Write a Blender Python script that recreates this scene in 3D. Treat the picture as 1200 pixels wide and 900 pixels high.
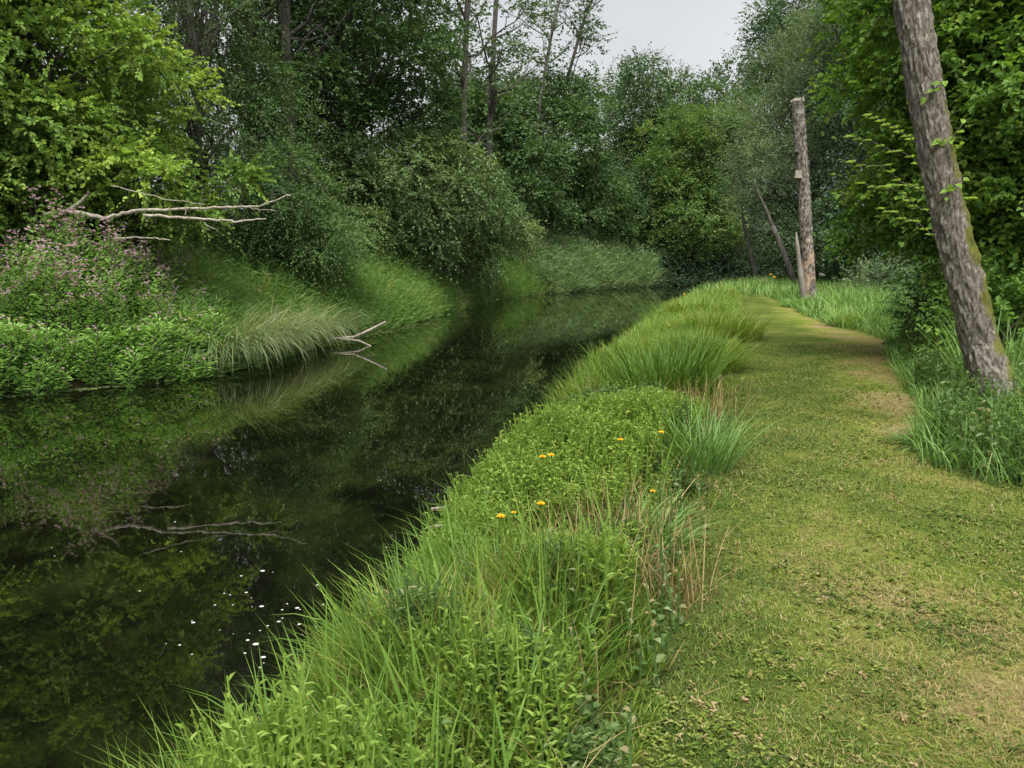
import bpy, math, random
import numpy as np
from math import radians as R
rng = np.random.default_rng(7); random.seed(7)
for o in list(bpy.data.objects): bpy.data.objects.remove(o)
scene = bpy.context.scene
COL = scene.collection

# ---------------------------------------------------------------- camera
F = 900.0; PITCH = R(9.5); EYE = 1.6
cd = bpy.data.cameras.new('camera'); cam = bpy.data.objects.new('camera', cd); COL.objects.link(cam)
cam.location = (0, 0, EYE); cam.rotation_euler = (R(90) - PITCH, 0, 0)
cd.sensor_width = 36; cd.lens = 36 * F / 1200; cd.clip_end = 2000; cd.clip_start = 0.05
scene.camera = cam
# ---------------------------------------------------------------- world, sun, exposure
SUN_EL, SUN_AZ = 63, 180
w = bpy.data.worlds.new('World'); scene.world = w; w.use_nodes = True
nt = w.node_tree; nt.nodes.clear()
sky = nt.nodes.new('ShaderNodeTexSky'); sky.sky_type = 'NISHITA'; sky.sun_disc = False
sky.sun_elevation = R(SUN_EL); sky.sun_rotation = R(SUN_AZ); sky.dust_density = 4; sky.air_density = 1.0
hs = nt.nodes.new('ShaderNodeHueSaturation'); hs.inputs['Saturation'].default_value = 0.13   # cloud cover: nearly colourless sky
tc = nt.nodes.new('ShaderNodeTexCoord'); nz = nt.nodes.new('ShaderNodeTexNoise'); nz.inputs['Scale'].default_value = 2.2; nz.inputs['Detail'].default_value = 5
mr = nt.nodes.new('ShaderNodeMapRange'); mr.inputs[3].default_value = .5; mr.inputs[4].default_value = .9
mul = nt.nodes.new('ShaderNodeVectorMath'); mul.operation = 'SCALE'
bg = nt.nodes.new('ShaderNodeBackground'); bg.inputs['Strength'].default_value = 0.15
wo = nt.nodes.new('ShaderNodeOutputWorld')
L = nt.links.new
L(sky.outputs[0], hs.inputs['Color']); L(tc.outputs['Generated'], nz.inputs['Vector']); L(nz.outputs['Fac'], mr.inputs[0])
L(hs.outputs[0], mul.inputs[0]); L(mr.outputs[0], mul.inputs['Scale']); L(mul.outputs[0], bg.inputs[0]); L(bg.outputs[0], wo.inputs[0])
sd = bpy.data.lights.new('sun', 'SUN'); sd.energy = 3.0; sd.angle = R(40); sd.color = (1, 0.96, 0.88)
so = bpy.data.objects.new('sun', sd); COL.objects.link(so)
so.rotation_euler = (R(90 - SUN_EL), 0, R(180 - SUN_AZ))
vs = scene.view_settings; scene.display_settings.display_device = 'sRGB'
vs.view_transform = 'Standard'; vs.look = 'None'; vs.gamma = 1; vs.use_curve_mapping = False; vs.exposure = 1.05

# ---------------------------------------------------------------- helpers
def nrm(v): return v / np.maximum(np.linalg.norm(v, axis=-1, keepdims=True), 1e-9)
def at(px, py, Y):
    """point at distance Y on the line of sight through photo pixel px, py"""
    u = (px - 600) / F; v = (450 - py) / F
    dy = math.cos(PITCH) + v * math.sin(PITCH); dz = -math.sin(PITCH) + v * math.cos(PITCH)
    s = Y / dy
    return np.array([u * s, Y, EYE + dz * s])
XR = (np.array([-60, -5, 0, 2, 2.5, 3.8, 5.1, 8, 12, 16, 20, 25, 32, 37, 40, 43, 46, 400.]),
      np.array([-30, -4.0, -1.5, -.95, -.82, -.52, -.12, .5, 1.25, 2.4, 3.6, 5.0, 7.6, 10.2, 14, 26, 70, 70.]))
XL = (np.array([-60, 0, 6, 11.3, 12.6, 13.6, 16, 19.5, 23, 28, 34, 38, 42, 46, 50, 54, 58, 61, 64, 400.]),
      np.array([-30, -11.5, -9.8, -7.9, -6.3, -5.3, -4.9, -4.3, -3.3, -2.5, -1.4, -0.4, 1.4, 3.4, 6.2, 10., 17, 28, 70, 70.]))
PL = (np.array([0, 2.4, 4, 6, 9, 12, 16, 20, 25, 30, 34.]), np.array([-0.1, 0.45, 1.0, 1.72, 2.65, 3.5, 4.75, 5.9, 7.4, 9.2, 10.6]))
PR = (np.array([0, 2.4, 4, 5, 5.7, 6.4, 7.2, 9, 12, 14.4, 16, 18, 21, 25, 30, 34.]), np.array([6, 5, 4.4, 3.6, 3.2, 3.5, 4.1, 4.75, 6.0, 7.15, 7.35, 7.45, 8.0, 9.0, 10.0, 10.9]))
xr = lambda y: np.interp(y, *XR); xl = lambda y: np.interp(y, *XL)
pl = lambda y: np.interp(y, *PL); pr = lambda y: np.interp(y, *PR)
def ss(a, b, x):
    t = np.clip((x - a) / (b - a), 0, 1); return t * t * (3 - 2 * t)
def wob(x, y, s, k=0):
    return (np.sin(x * s + 1.3 + k) * np.cos(y * s * 1.17 + k * 2.1) + np.sin((x + y) * s * 1.9 + k) * .5 + np.sin((x * .7 - y) * s * 3.1 + k * 3) * .25) / 1.75
WATER = -0.5
def hgt(x, y):
    x = np.asarray(x, float); y = np.asarray(y, float)
    dr = x - xr(y); dl = xl(y) - x
    hr = -1.1 + 0.95 * ss(-0.9, 0.45, dr) + 0.15 * ss(0.4, 1.8, dr) + 0.004 * np.clip(dr - 8, 0, 200)
    hl = -1.1 + 0.85 * ss(-0.8, 0.5, dl) + 0.5 * ss(0.5, 3.5, dl) + 0.06 * np.clip(dl - 3, 0, 60)
    h = np.maximum(np.where(dr > -1, hr, -1.1), np.where(dl > -1, hl, -1.1))
    onp = ss(-0.2, 0.3, x - pl(y)) * ss(-0.2, 0.3, pr(y) - x) * (y > -5) * (y < 36)
    return h + wob(x, y, 1.6) * 0.035 * ss(-.9, .5, np.maximum(dr, dl)) * (1 - .6 * onp)

class MB:
    """collects shapes and links them as one mesh object"""
    def __init__(s): s.v = []; s.f = []; s.t = []; s.n = 0; s.m = []
    def add(s, V, faces, tint, mat=0):
        """V (n,k,3) repeated template; faces list of index tuples in the template"""
        n, k = V.shape[:2]
        if n == 0: return
        s.v.append(V.reshape(-1, 3))
        t = np.asarray(tint, float)
        if t.ndim == 0: t = np.full(n, float(t))
        s.t.append(np.repeat(t, k) if t.ndim == 1 else t.reshape(-1))
        base = s.n + np.arange(n)[:, None] * k
        for fc in faces:
            a = base + np.array(fc)[None]; s.f.append(a); s.m.append(np.full(n, mat))
        s.n += n * k
    def build(s, name, mats, parent=None, smooth=False, label=None, cat=None, group=None, kind=None, loc=None):
        V = np.concatenate(s.v).astype(np.float32); T = np.concatenate(s.t).astype(np.float32)
        loc = np.array(loc if loc is not None else (0, 0, 0), np.float32); V = V - loc
        me = bpy.data.meshes.new(name)
        li = np.concatenate([a.reshape(-1) for a in s.f]).astype(np.int32)
        tot = np.concatenate([np.full(a.shape[0], a.shape[1]) for a in s.f]).astype(np.int32)
        st = np.concatenate([[0], np.cumsum(tot)[:-1]]).astype(np.int32)
        me.vertices.add(len(V)); me.vertices.foreach_set('co', V.reshape(-1))
        me.loops.add(len(li)); me.loops.foreach_set('vertex_index', li)
        me.polygons.add(len(tot)); me.polygons.foreach_set('loop_start', st); me.polygons.foreach_set('loop_total', tot)
        me.polygons.foreach_set('material_index', np.concatenate(s.m).astype(np.int32))
        me.polygons.foreach_set('use_smooth', np.full(len(tot), smooth))
        a = me.attributes.new('tint', 'FLOAT', 'POINT'); a.data.foreach_set('value', T)
        me.update(calc_edges=True)
        for m in (mats if isinstance(mats, (list, tuple)) else [mats]): me.materials.append(m)
        o = bpy.data.objects.new(name, me); COL.objects.link(o); o.location = [float(q) for q in loc]
        if parent: o.parent = parent; o.location = (0, 0, 0) if s is None else o.location
        tag(o, label, cat, group, kind)
        return o
def tag(o, label=None, cat=None, group=None, kind=None):
    if label: o['label'] = label
    if cat: o['category'] = cat
    if group: o['group'] = group
    if kind: o['kind'] = kind
def thing(name, loc, label, cat, group=None):
    o = bpy.data.objects.new(name, None); COL.objects.link(o); o.location = [float(q) for q in loc]; o.empty_display_size = .2
    tag(o, label, cat, group); return o
def part(mb, name, mats, root, **k):
    """vertices of mb are in world space: store them relative to the root"""
    loc = np.array(root.location)
    for i in range(len(mb.v)): mb.v[i] = mb.v[i] - loc
    return mb.build(name, mats, root, **k)

def leaves(mb, P, D, N, ln, wd, tint, fold=0.25, shape=1, mat=0):
    D = nrm(D); S = nrm(np.cross(D, N)); U = np.cross(S, D)
    ln = np.broadcast_to(np.asarray(ln, float), (len(P),))[:, None]; wd = np.broadcast_to(np.asarray(wd, float), (len(P),))[:, None]
    up = U * wd * fold
    if shape == 0:
        V = np.stack([P, P + D * ln * .45 + S * wd * .5 + up, P + D * ln - up * .3, P + D * ln * .45 - S * wd * .5 + up], 1)
        mb.add(V, [(0, 1, 2), (0, 2, 3)], tint, mat)
    else:
        V = np.stack([P, P + D * ln * .25 + S * wd * .45 + up, P + D * ln * .65 + S * wd * .42 + up, P + D * ln - U * ln * .12,
                      P + D * ln * .65 - S * wd * .42 + up, P + D * ln * .25 - S * wd * .45 + up], 1)
        mb.add(V, [(0, 1, 2, 3), (0, 3, 4, 5)], tint, mat)
def blades(mb, P, az, h, lean, curv, wd, tint, seg=4, mat=0, twist=None, flat=0.8):
    n = len(P)
    if n == 0: return
    B = lambda q: np.broadcast_to(np.asarray(q, float), (n,))
    az, h, lean, curv, wd = map(B, (az, h, lean, curv, wd))
    A = np.stack([np.cos(az), np.sin(az), np.zeros(n)], 1)
    tw = az + np.pi / 2 + (rng.normal(0, .5, n) if twist is None else twist)
    S = np.stack([np.cos(tw), np.sin(tw), np.zeros(n)], 1)
    rows = []; p = P.copy(); ds = h / seg
    for i in range(seg + 1):
        s = i / seg
        wi = wd * (1 - s ** 2.2) * (0.75 + 0.5 * min(s * 3, 1)) * flat
        if i < seg: rows += [p - S * wi[:, None] * .5, p + S * wi[:, None] * .5]
        else: rows += [p]
        th = lean + curv * (i + .5) / seg
        p = p + (A * np.sin(th)[:, None] + np.array([0, 0, 1.]) * np.cos(th)[:, None]) * ds[:, None]
    fc = [(2 * i, 2 * i + 1, 2 * i + 3, 2 * i + 2) for i in range(seg - 1)] + [(2 * seg - 2, 2 * seg - 1, 2 * seg)]
    mb.add(np.stack(rows, 1), fc, tint, mat)
def tube(mb, pts, rad, sides=8, tint=0.5, mat=0, rough=0.0, cap=False):
    pts = np.asarray(pts, float); rad = np.asarray(rad, float); n = len(pts)
    T = nrm(np.gradient(pts, axis=0)); ref = np.array([1., 0, 0]) if abs(T[0][0]) < .8 else np.array([0, 1., 0])
    rings = []
    a = np.linspace(0, 2 * np.pi, sides, endpoint=False)
    for i in range(n):
        u = nrm(ref - T[i] * (ref @ T[i])); v = np.cross(T[i], u); ref = u
        r = rad[i] * (1 + rough * rng.normal(0, 1, sides))
        rings.append(pts[i] + u * (np.cos(a) * r)[:, None] + v * (np.sin(a) * r)[:, None])
    V = np.concatenate(rings)
    idx = np.arange(n - 1)[:, None] * sides + np.arange(sides)[None]; nx = np.arange(n - 1)[:, None] * sides + ((np.arange(sides) + 1) % sides)[None]
    q = np.stack([idx, nx, nx + sides, idx + sides], -1).reshape(-1, 4)
    fc = []
    s = mb
    s.v.append(V); s.t.append(np.full(len(V), tint)); s.f.append(q + s.n); s.m.append(np.full(len(q), mat))
    if cap:
        s.f.append(np.array([np.arange(sides) + (n - 1) * sides]) + s.n); s.m.append(np.array([mat]))
    s.n += len(V)
def curve(a, b, n=6, sag=0.0, jit=0.05):
    a = np.asarray(a, float); b = np.asarray(b, float); t = np.linspace(0, 1, n)[:, None]
    p = a + (b - a) * t; L_ = np.linalg.norm(b - a)
    p[:, 2] += (sag * L_ * 4 * t * (1 - t))[:, 0]
    j = rng.normal(0, jit * L_, (n, 3)) * (4 * t * (1 - t)) ; return p + j

# ---------------------------------------------------------------- materials
def newmat(name):
    m = bpy.data.materials.new(name); m.use_nodes = True; n = m.node_tree; n.nodes.clear()
    out = n.nodes.new('ShaderNodeOutputMaterial'); return m, n, out
def ramp(n, stops):
    r = n.nodes.new('ShaderNodeValToRGB'); e = r.color_ramp.elements
    while len(e) > 1: e.remove(e[-1])
    e[0].position = stops[0][0]; e[0].color = (*stops[0][1], 1)
    for p, c in stops[1:]: k = e.new(p); k.color = (*c, 1)
    return r
GAIN = {'leaf_of_maple': (1.75, 1.68, 2.0), 'dark_feathery_leaf': (2.0, 1.75, 1.4), 'hazel_leaf': (2.1, 1.7, 1.9), 'bright_leaf': (1.25, 1.2, 1.5), 'tall_grass': (1.6, 1.62, 1.4), 'herb_leaf': (1.2, 1.1, .98), 'sword_leaf': (1.4, 1.25, .9), 'sedge_blade': (1.15, 1.25, 1.15), 'reed_leaf': (2.2, 2.1, 1.9), 'willowherb_leaf': (2.1, 1.9, 1.9)}
NOGAIN = ('nettle_leaf', 'pink_petal', 'yellow_petal', 'straw', 'dead_leaf', 'mown_grass', 'bank_grass')
def leafmat(name, stops, trans=0.3, rough=0.55, spec=0.22, patch=0.35, scale=0.7):
    """leaf colours by the leaf's own tint, with soft natural patches; part of the light passes through"""
    m, n, out = newmat(name); l = n.links.new
    at_ = n.nodes.new('ShaderNodeAttribute'); at_.attribute_name = 'tint'
    geo = n.nodes.new('ShaderNodeNewGeometry'); no = n.nodes.new('ShaderNodeTexNoise'); no.inputs['Scale'].default_value = scale; no.inputs['Detail'].default_value = 2
    l(geo.outputs['Position'], no.inputs['Vector'])
    sb = n.nodes.new('ShaderNodeMath'); sb.operation = 'SUBTRACT'; sb.inputs[1].default_value = .5; l(no.outputs['Fac'], sb.inputs[0])
    ma = n.nodes.new('ShaderNodeMath'); ma.operation = 'MULTIPLY_ADD'; ma.inputs[1].default_value = patch * 2; l(sb.outputs[0], ma.inputs[0]); l(at_.outputs['Fac'], ma.inputs[2])
    gn = (1, 1, 1) if name in NOGAIN else GAIN.get(name, (1.6, 1.55, 1.55))
    r = ramp(n, [(p_, tuple(q * k for q, k in zip(c_, gn))) for p_, c_ in stops]); l(ma.outputs[0], r.inputs[0])
    p = n.nodes.new('ShaderNodeBsdfPrincipled'); p.inputs['Roughness'].default_value = rough; p.inputs['Specular IOR Level'].default_value = spec
    t = n.nodes.new('ShaderNodeBsdfTranslucent'); mx = n.nodes.new('ShaderNodeMixShader'); mx.inputs[0].default_value = trans
    gm = n.nodes.new('ShaderNodeMix'); gm.data_type = 'RGBA'; gm.blend_type = 'MULTIPLY'; gm.inputs[0].default_value = 1; gm.inputs['B'].default_value = (1.5, 1.45, .6, 1)
    l(r.outputs[0], p.inputs['Base Color']); l(r.outputs[0], gm.inputs['A']); l(gm.outputs['Result'], t.inputs['Color'])
    l(p.outputs[0], mx.inputs[1]); l(t.outputs[0], mx.inputs[2]); l(mx.outputs[0], out.inputs[0])
    return m
def barkmat(name, stops, scale=6, bump=0.6, stretch=0.25, rough=0.9, moss=None):
    m, n, out = newmat(name); l = n.links.new
    tcn = n.nodes.new('ShaderNodeTexCoord'); mp = n.nodes.new('ShaderNodeMapping'); mp.inputs['Scale'].default_value = (1, 1, stretch); l(tcn.outputs['Object'], mp.inputs[0])
    a = n.nodes.new('ShaderNodeTexNoise'); a.inputs['Scale'].default_value = scale; a.inputs['Detail'].default_value = 9; a.inputs['Roughness'].default_value = .7; a.inputs['Distortion'].default_value = .6; l(mp.outputs[0], a.inputs['Vector'])
    r = ramp(n, stops); l(a.outputs['Fac'], r.inputs[0]); colr = r.outputs[0]
    if moss:
        b = n.nodes.new('ShaderNodeTexNoise'); b.inputs['Scale'].default_value = 5; b.inputs['Detail'].default_value = 6; l(tcn.outputs['Object'], b.inputs['Vector'])
        g = n.nodes.new('ShaderNodeAttribute'); g.attribute_name = 'tint'
        s_ = n.nodes.new('ShaderNodeMath'); s_.operation = 'ADD'; l(b.outputs['Fac'], s_.inputs[0]); l(g.outputs['Fac'], s_.inputs[1])
        mr_ = n.nodes.new('ShaderNodeMapRange'); mr_.inputs[1].default_value = .95; mr_.inputs[2].default_value = 1.12; l(s_.outputs[0], mr_.inputs[0])
        mm = n.nodes.new('ShaderNodeMix'); mm.data_type = 'RGBA'; l(mr_.outputs[0], mm.inputs[0]); l(colr, mm.inputs['A']); mm.inputs['B'].default_value = (*moss, 1); colr = mm.outputs['Result']
    p = n.nodes.new('ShaderNodeBsdfPrincipled'); p.inputs['Roughness'].default_value = rough; p.inputs['Specular IOR Level'].default_value = .2
    bm_ = n.nodes.new('ShaderNodeBump'); bm_.inputs['Strength'].default_value = bump; bm_.inputs['Distance'].default_value = .03; l(a.outputs['Fac'], bm_.inputs['Height'])
    l(colr, p.inputs['Base Color']); l(bm_.outputs[0], p.inputs['Normal']); l(p.outputs[0], out.inputs[0]); return m
def plain(name, c, rough=.7):
    m, n, out = newmat(name); p = n.nodes.new('ShaderNodeBsdfPrincipled'); p.inputs['Roughness'].default_value = rough
    no = n.nodes.new('ShaderNodeTexNoise'); no.inputs['Scale'].default_value = 30
    r = ramp(n, [(.3, tuple(q * .75 for q in c)), (.7, tuple(min(1, q * 1.15) for q in c))]); n.links.new(no.outputs['Fac'], r.inputs[0]); n.links.new(r.outputs[0], p.inputs['Base Color'])
    n.links.new(p.outputs[0], out.inputs[0]); return m
M = {}
M['maple'] = leafmat('leaf_of_maple', [(0, (.045, .085, .018)), (.5, (.085, .15, .025)), (1, (.17, .25, .04))])
M['hemlock'] = leafmat('dark_feathery_leaf', [(0, (.02, .045, .02)), (.6, (.035, .075, .03)), (1, (.06, .11, .04))], trans=.2)
M['alder'] = leafmat('alder_leaf', [(0, (.025, .055, .022)), (.5, (.045, .09, .03)), (1, (.08, .13, .045))], trans=.25, scale=.35)
M['hornbeam'] = leafmat('hornbeam_leaf', [(0, (.035, .065, .025)), (.5, (.065, .11, .04)), (1, (.12, .17, .065))], trans=.25, scale=.35)
M['willow'] = leafmat('willow_leaf', [(0, (.04, .07, .035)), (.5, (.075, .115, .06)), (1, (.12, .17, .08))], trans=.2, scale=.3)
M['bright'] = leafmat('bright_leaf', [(0, (.04, .09, .02)), (.5, (.075, .14, .03)), (1, (.13, .2, .045))], scale=.35)
M['far'] = leafmat('far_leaf', [(0, (.025, .055, .025)), (.5, (.05, .09, .04)), (1, (.085, .13, .055))], trans=.2, scale=.25)
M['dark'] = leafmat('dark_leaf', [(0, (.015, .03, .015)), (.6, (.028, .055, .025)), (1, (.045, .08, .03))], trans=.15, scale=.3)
M['hazel'] = leafmat('hazel_leaf', [(0, (.04, .095, .02)), (.5, (.065, .15, .025)), (1, (.13, .24, .04))], scale=1.2, trans=.35)
M['grass'] = leafmat('bank_grass', [(0, (.035, .085, .015)), (.5, (.11, .19, .026)), (.8, (.2, .28, .045)), (.93, (.28, .3, .06)), (1, (.36, .3, .12))], trans=.35, scale=1.5, patch=.2)
M['tallgrass'] = leafmat('tall_grass', [(0, (.05, .10, .03)), (.5, (.09, .165, .05)), (.85, (.14, .22, .075)), (1, (.26, .25, .12))], trans=.3, scale=.6, patch=.3)
M['sedge'] = leafmat('sedge_blade', [(0, (.05, .09, .03)), (.4, (.11, .16, .06)), (.8, (.2, .235, .12)), (1, (.32, .28, .17))], trans=.25, scale=2, patch=.15)
M['iris'] = leafmat('sword_leaf', [(0, (.035, .09, .018)), (.6, (.07, .15, .03)), (1, (.12, .21, .05))], trans=.25, patch=.15)
M['reed'] = leafmat('reed_leaf', [(0, (.05, .09, .045)), (.5, (.09, .145, .075)), (1, (.15, .205, .11))], trans=.2, scale=.5)
M['herb'] = leafmat('herb_leaf', [(0, (.06, .12, .02)), (.5, (.12, .21, .035)), (1, (.2, .3, .07))], trans=.3, scale=1.5, patch=.25)
M['willowherb'] = leafmat('willowherb_leaf', [(0, (.045, .10, .025)), (.5, (.08, .165, .04)), (1, (.14, .24, .065))], trans=.3, scale=1, patch=.25)
M['lawn'] = leafmat('mown_grass', [(0, (.025, .06, .01)), (.36, (.1, .155, .02)), (.62, (.18, .22, .045)), (.8, (.25, .21, .09)), (1, (.34, .25, .15))], trans=.2, scale=1.3, patch=.3)
M['pink'] = leafmat('pink_petal', [(0, (.4, .25, .36)), (1, (.6, .43, .54))], trans=.3)
M['yellow'] = leafmat('yellow_petal', [(0, (.8, .42, .02)), (1, (.85, .6, .04))], trans=.3)
M['straw'] = leafmat('straw', [(0, (.13, .09, .035)), (.5, (.23, .17, .07)), (1, (.36, .29, .14))], trans=.1)
M['brownleaf'] = leafmat('dead_leaf', [(0, (.11, .06, .035)), (1, (.26, .15, .08))], trans=.1)
M['twig'] = barkmat('twig_bark', [(.3, (.05, .04, .03)), (.7, (.13, .11, .085))], scale=8)
M['bark'] = barkmat('grey_bark', [(.3, (.03, .027, .022)), (.5, (.085, .078, .066)), (.7, (.17, .16, .14))], scale=9)
M['palebark'] = barkmat('pale_bark', [(.3, (.1, .09, .075)), (.7, (.28, .26, .225))], scale=9)
M['deadwood'] = barkmat('bleached_wood', [(.35, (.08, .066, .05)), (.5, (.26, .235, .19)), (.7, (.4, .37, .31))], scale=14, bump=.3)
M['lean'] = barkmat('leaning_bark', [(.3, (.035, .03, .025)), (.42, (.1, .085, .07)), (.52, (.18, .16, .135)), (.6, (.27, .25, .22)), (.68, (.45, .44, .4))], scale=34, bump=1.0, stretch=.4, moss=(.12, .13, .025))

M['nettle'] = leafmat('nettle_leaf', [(0, (.04, .08, .02)), (.4, (.075, .135, .035)), (.75, (.12, .19, .06)), (.92, (.2, .25, .12)), (1, (.26, .2, .1))], scale=3, patch=.3)
def snagmat():
    m, n, out = newmat('snag_wood'); l = n.links.new
    tcn = n.nodes.new('ShaderNodeTexCoord'); mp = n.nodes.new('ShaderNodeMapping'); mp.inputs['Scale'].default_value = (1, 1, .55); l(tcn.outputs['Object'], mp.inputs[0])
    a = n.nodes.new('ShaderNodeTexNoise'); a.inputs['Scale'].default_value = 14; a.inputs['Detail'].default_value = 8; a.inputs['Roughness'].default_value = .7; l(mp.outputs[0], a.inputs['Vector'])
    r = ramp(n, [(.38, (.025, .021, .018)), (.49, (.1, .085, .07)), (.58, (.22, .2, .17)), (.7, (.42, .4, .35))]); l(a.outputs['Fac'], r.inputs[0])
    r2 = ramp(n, [(.3, (.1, .065, .045)), (.5, (.27, .19, .135)), (.7, (.42, .33, .25))]); l(a.outputs['Fac'], r2.inputs[0])
    b = n.nodes.new('ShaderNodeTexNoise'); b.inputs['Scale'].default_value = 2.2; b.inputs['Detail'].default_value = 3; l(tcn.outputs['Object'], b.inputs['Vector'])
    g = n.nodes.new('ShaderNodeAttribute'); g.attribute_name = 'tint'
    s_ = n.nodes.new('ShaderNodeMath'); s_.operation = 'ADD'; l(b.outputs['Fac'], s_.inputs[0]); l(g.outputs['Fac'], s_.inputs[1])
    mr_ = n.nodes.new('ShaderNodeMapRange'); mr_.inputs[1].default_value = .95; mr_.inputs[2].default_value = 1.0; l(s_.outputs[0], mr_.inputs[0])
    mm = n.nodes.new('ShaderNodeMix'); mm.data_type = 'RGBA'; l(mr_.outputs[0], mm.inputs[0]); l(r.outputs[0], mm.inputs['A']); l(r2.outputs[0], mm.inputs['B'])
    p = n.nodes.new('ShaderNodeBsdfPrincipled'); p.inputs['Roughness'].default_value = .9
    bm_ = n.nodes.new('ShaderNodeBump'); bm_.inputs['Strength'].default_value = .8; bm_.inputs['Distance'].default_value = .04; l(a.outputs['Fac'], bm_.inputs['Height'])
    l(mm.outputs['Result'], p.inputs['Base Color']); l(bm_.outputs[0], p.inputs['Normal']); l(p.outputs[0], out.inputs[0]); return m
M['snag'] = snagmat()
def groundmat():
    m, n, out = newmat('ground_soil_and_turf'); l = n.links.new
    geo = n.nodes.new('ShaderNodeNewGeometry')
    def noise(sc, det, ro=.6):
        a = n.nodes.new('ShaderNodeTexNoise'); a.inputs['Scale'].default_value = sc; a.inputs['Detail'].default_value = det; a.inputs['Roughness'].default_value = ro; l(geo.outputs['Position'], a.inputs['Vector']); return a
    a = noise(.9, 6, .65); b = noise(28, 6, .7); c = noise(6, 4)
    turf = ramp(n, [(.33, (.07, .11, .015)), (.46, (.13, .17, .028)), (.57, (.19, .18, .06)), (.7, (.24, .18, .11))])
    g = n.nodes.new('ShaderNodeAttribute'); g.attribute_name = 'tint'      # 0 soil, 1..2 mown turf, above 1 more worn
    w_ = n.nodes.new('ShaderNodeMath'); w_.operation = 'MULTIPLY_ADD'; w_.inputs[1].default_value = .5; l(g.outputs['Fac'], w_.inputs[0])
    sb = n.nodes.new('ShaderNodeMath'); sb.operation = 'SUBTRACT'; sb.inputs[1].default_value = .5; l(a.outputs['Fac'], sb.inputs[0]); l(sb.outputs[0], w_.inputs[2])
    cc = n.nodes.new('ShaderNodeMath'); cc.operation = 'MULTIPLY_ADD'; cc.inputs[1].default_value = .25; l(c.outputs['Fac'], cc.inputs[0]); l(w_.outputs[0], cc.inputs[2])
    c2 = n.nodes.new('ShaderNodeMath'); c2.operation = 'SUBTRACT'; c2.inputs[1].default_value = .125; l(cc.outputs[0], c2.inputs[0])
    l(c2.outputs[0], turf.inputs[0])
    fine = ramp(n, [(.3, (.55, .55, .5)), (.7, (1.35, 1.3, 1.2))]); l(b.outputs['Fac'], fine.inputs[0])
    mu = n.nodes.new('ShaderNodeMix'); mu.data_type = 'RGBA'; mu.blend_type = 'MULTIPLY'; mu.inputs[0].default_value = 1; l(turf.outputs[0], mu.inputs['A']); l(fine.outputs[0], mu.inputs['B'])
    soil = ramp(n, [(.35, (.03, .032, .014)), (.65, (.075, .075, .03))]); l(c.outputs['Fac'], soil.inputs[0])
    cl = n.nodes.new('ShaderNodeClamp'); l(g.outputs['Fac'], cl.inputs[0])
    mm = n.nodes.new('ShaderNodeMix'); mm.data_type = 'RGBA'; l(cl.outputs[0], mm.inputs[0]); l(soil.outputs[0], mm.inputs['A']); l(mu.outputs['Result'], mm.inputs['B'])
    p = n.nodes.new('ShaderNodeBsdfPrincipled'); p.inputs['Roughness'].default_value = .95; p.inputs['Specular IOR Level'].default_value = .1
    bm_ = n.nodes.new('ShaderNodeBump'); bm_.inputs['Strength'].default_value = .9; bm_.inputs['Distance'].default_value = .03; l(b.outputs['Fac'], bm_.inputs['Height'])
    l(mm.outputs['Result'], p.inputs['Base Color']); l(bm_.outputs[0], p.inputs['Normal']); l(p.outputs[0], out.inputs[0]); return m
M['ground'] = groundmat()
def watermat():
    m, n, out = newmat('river_water'); l = n.links.new
    geo = n.nodes.new('ShaderNodeNewGeometry'); mp = n.nodes.new('ShaderNodeMapping'); mp.inputs['Scale'].default_value = (1, .55, 1); mp.inputs['Rotation'].default_value = (0, 0, .35); l(geo.outputs['Position'], mp.inputs[0])
    a = n.nodes.new('ShaderNodeTexNoise'); a.inputs['Scale'].default_value = 2.4; a.inputs['Detail'].default_value = 3; a.inputs['Roughness'].default_value = .45; l(mp.outputs[0], a.inputs['Vector'])
    bm_ = n.nodes.new('ShaderNodeBump'); bm_.inputs['Strength'].default_value = .05; bm_.inputs['Distance'].default_value = .03; l(a.outputs['Fac'], bm_.inputs['Height'])
    c = n.nodes.new('ShaderNodeTexNoise'); c.inputs['Scale'].default_value = 1.1; c.inputs['Detail'].default_value = 7; c.inputs['Roughness'].default_value = .65; l(geo.outputs['Position'], c.inputs['Vector'])
    r = ramp(n, [(.45, (.0025, .003, .0015)), (.62, (.008, .011, .003)), (.78, (.022, .03, .009))]); l(c.outputs['Fac'], r.inputs[0])
    p = n.nodes.new('ShaderNodeBsdfPrincipled'); p.inputs['Roughness'].default_value = .015; p.inputs['IOR'].default_value = 1.95
    l(r.outputs[0], p.inputs['Base Color']); l(bm_.outputs[0], p.inputs['Normal']); l(p.outputs[0], out.inputs[0]); return m
M['water'] = watermat()

# ---------------------------------------------------------------- ground and water
def grid(xs, ys, zf, tf, name, mat, kind):
    X, Y = np.meshgrid(xs, ys); Z = zf(X, Y); V = np.stack([X, Y, Z], -1).reshape(-1, 3)
    nx, ny = len(xs), len(ys); i = (np.arange(ny - 1)[:, None] * nx + np.arange(nx - 1)[None]).reshape(-1)
    mb = MB(); mb.v.append(V); mb.t.append(tf(X, Y).reshape(-1)); mb.f.append(np.stack([i, i + 1, i + nx + 1, i + nx], 1)); mb.m.append(np.zeros(len(i))); mb.n = len(V)
    return mb.build(name, mat, smooth=True, kind=kind)
xs = np.unique(np.concatenate([np.linspace(-400, -30, 25), np.arange(-30, -12, .8), np.arange(-12, 14, .13), np.arange(14, 40, .8), np.linspace(40, 400, 25)]))
ys = np.unique(np.concatenate([np.linspace(-200, -6, 15), np.arange(-6, 14, .13), np.arange(14, 45, .3), np.arange(45, 80, 1.), np.linspace(80, 600, 30)]))
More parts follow.
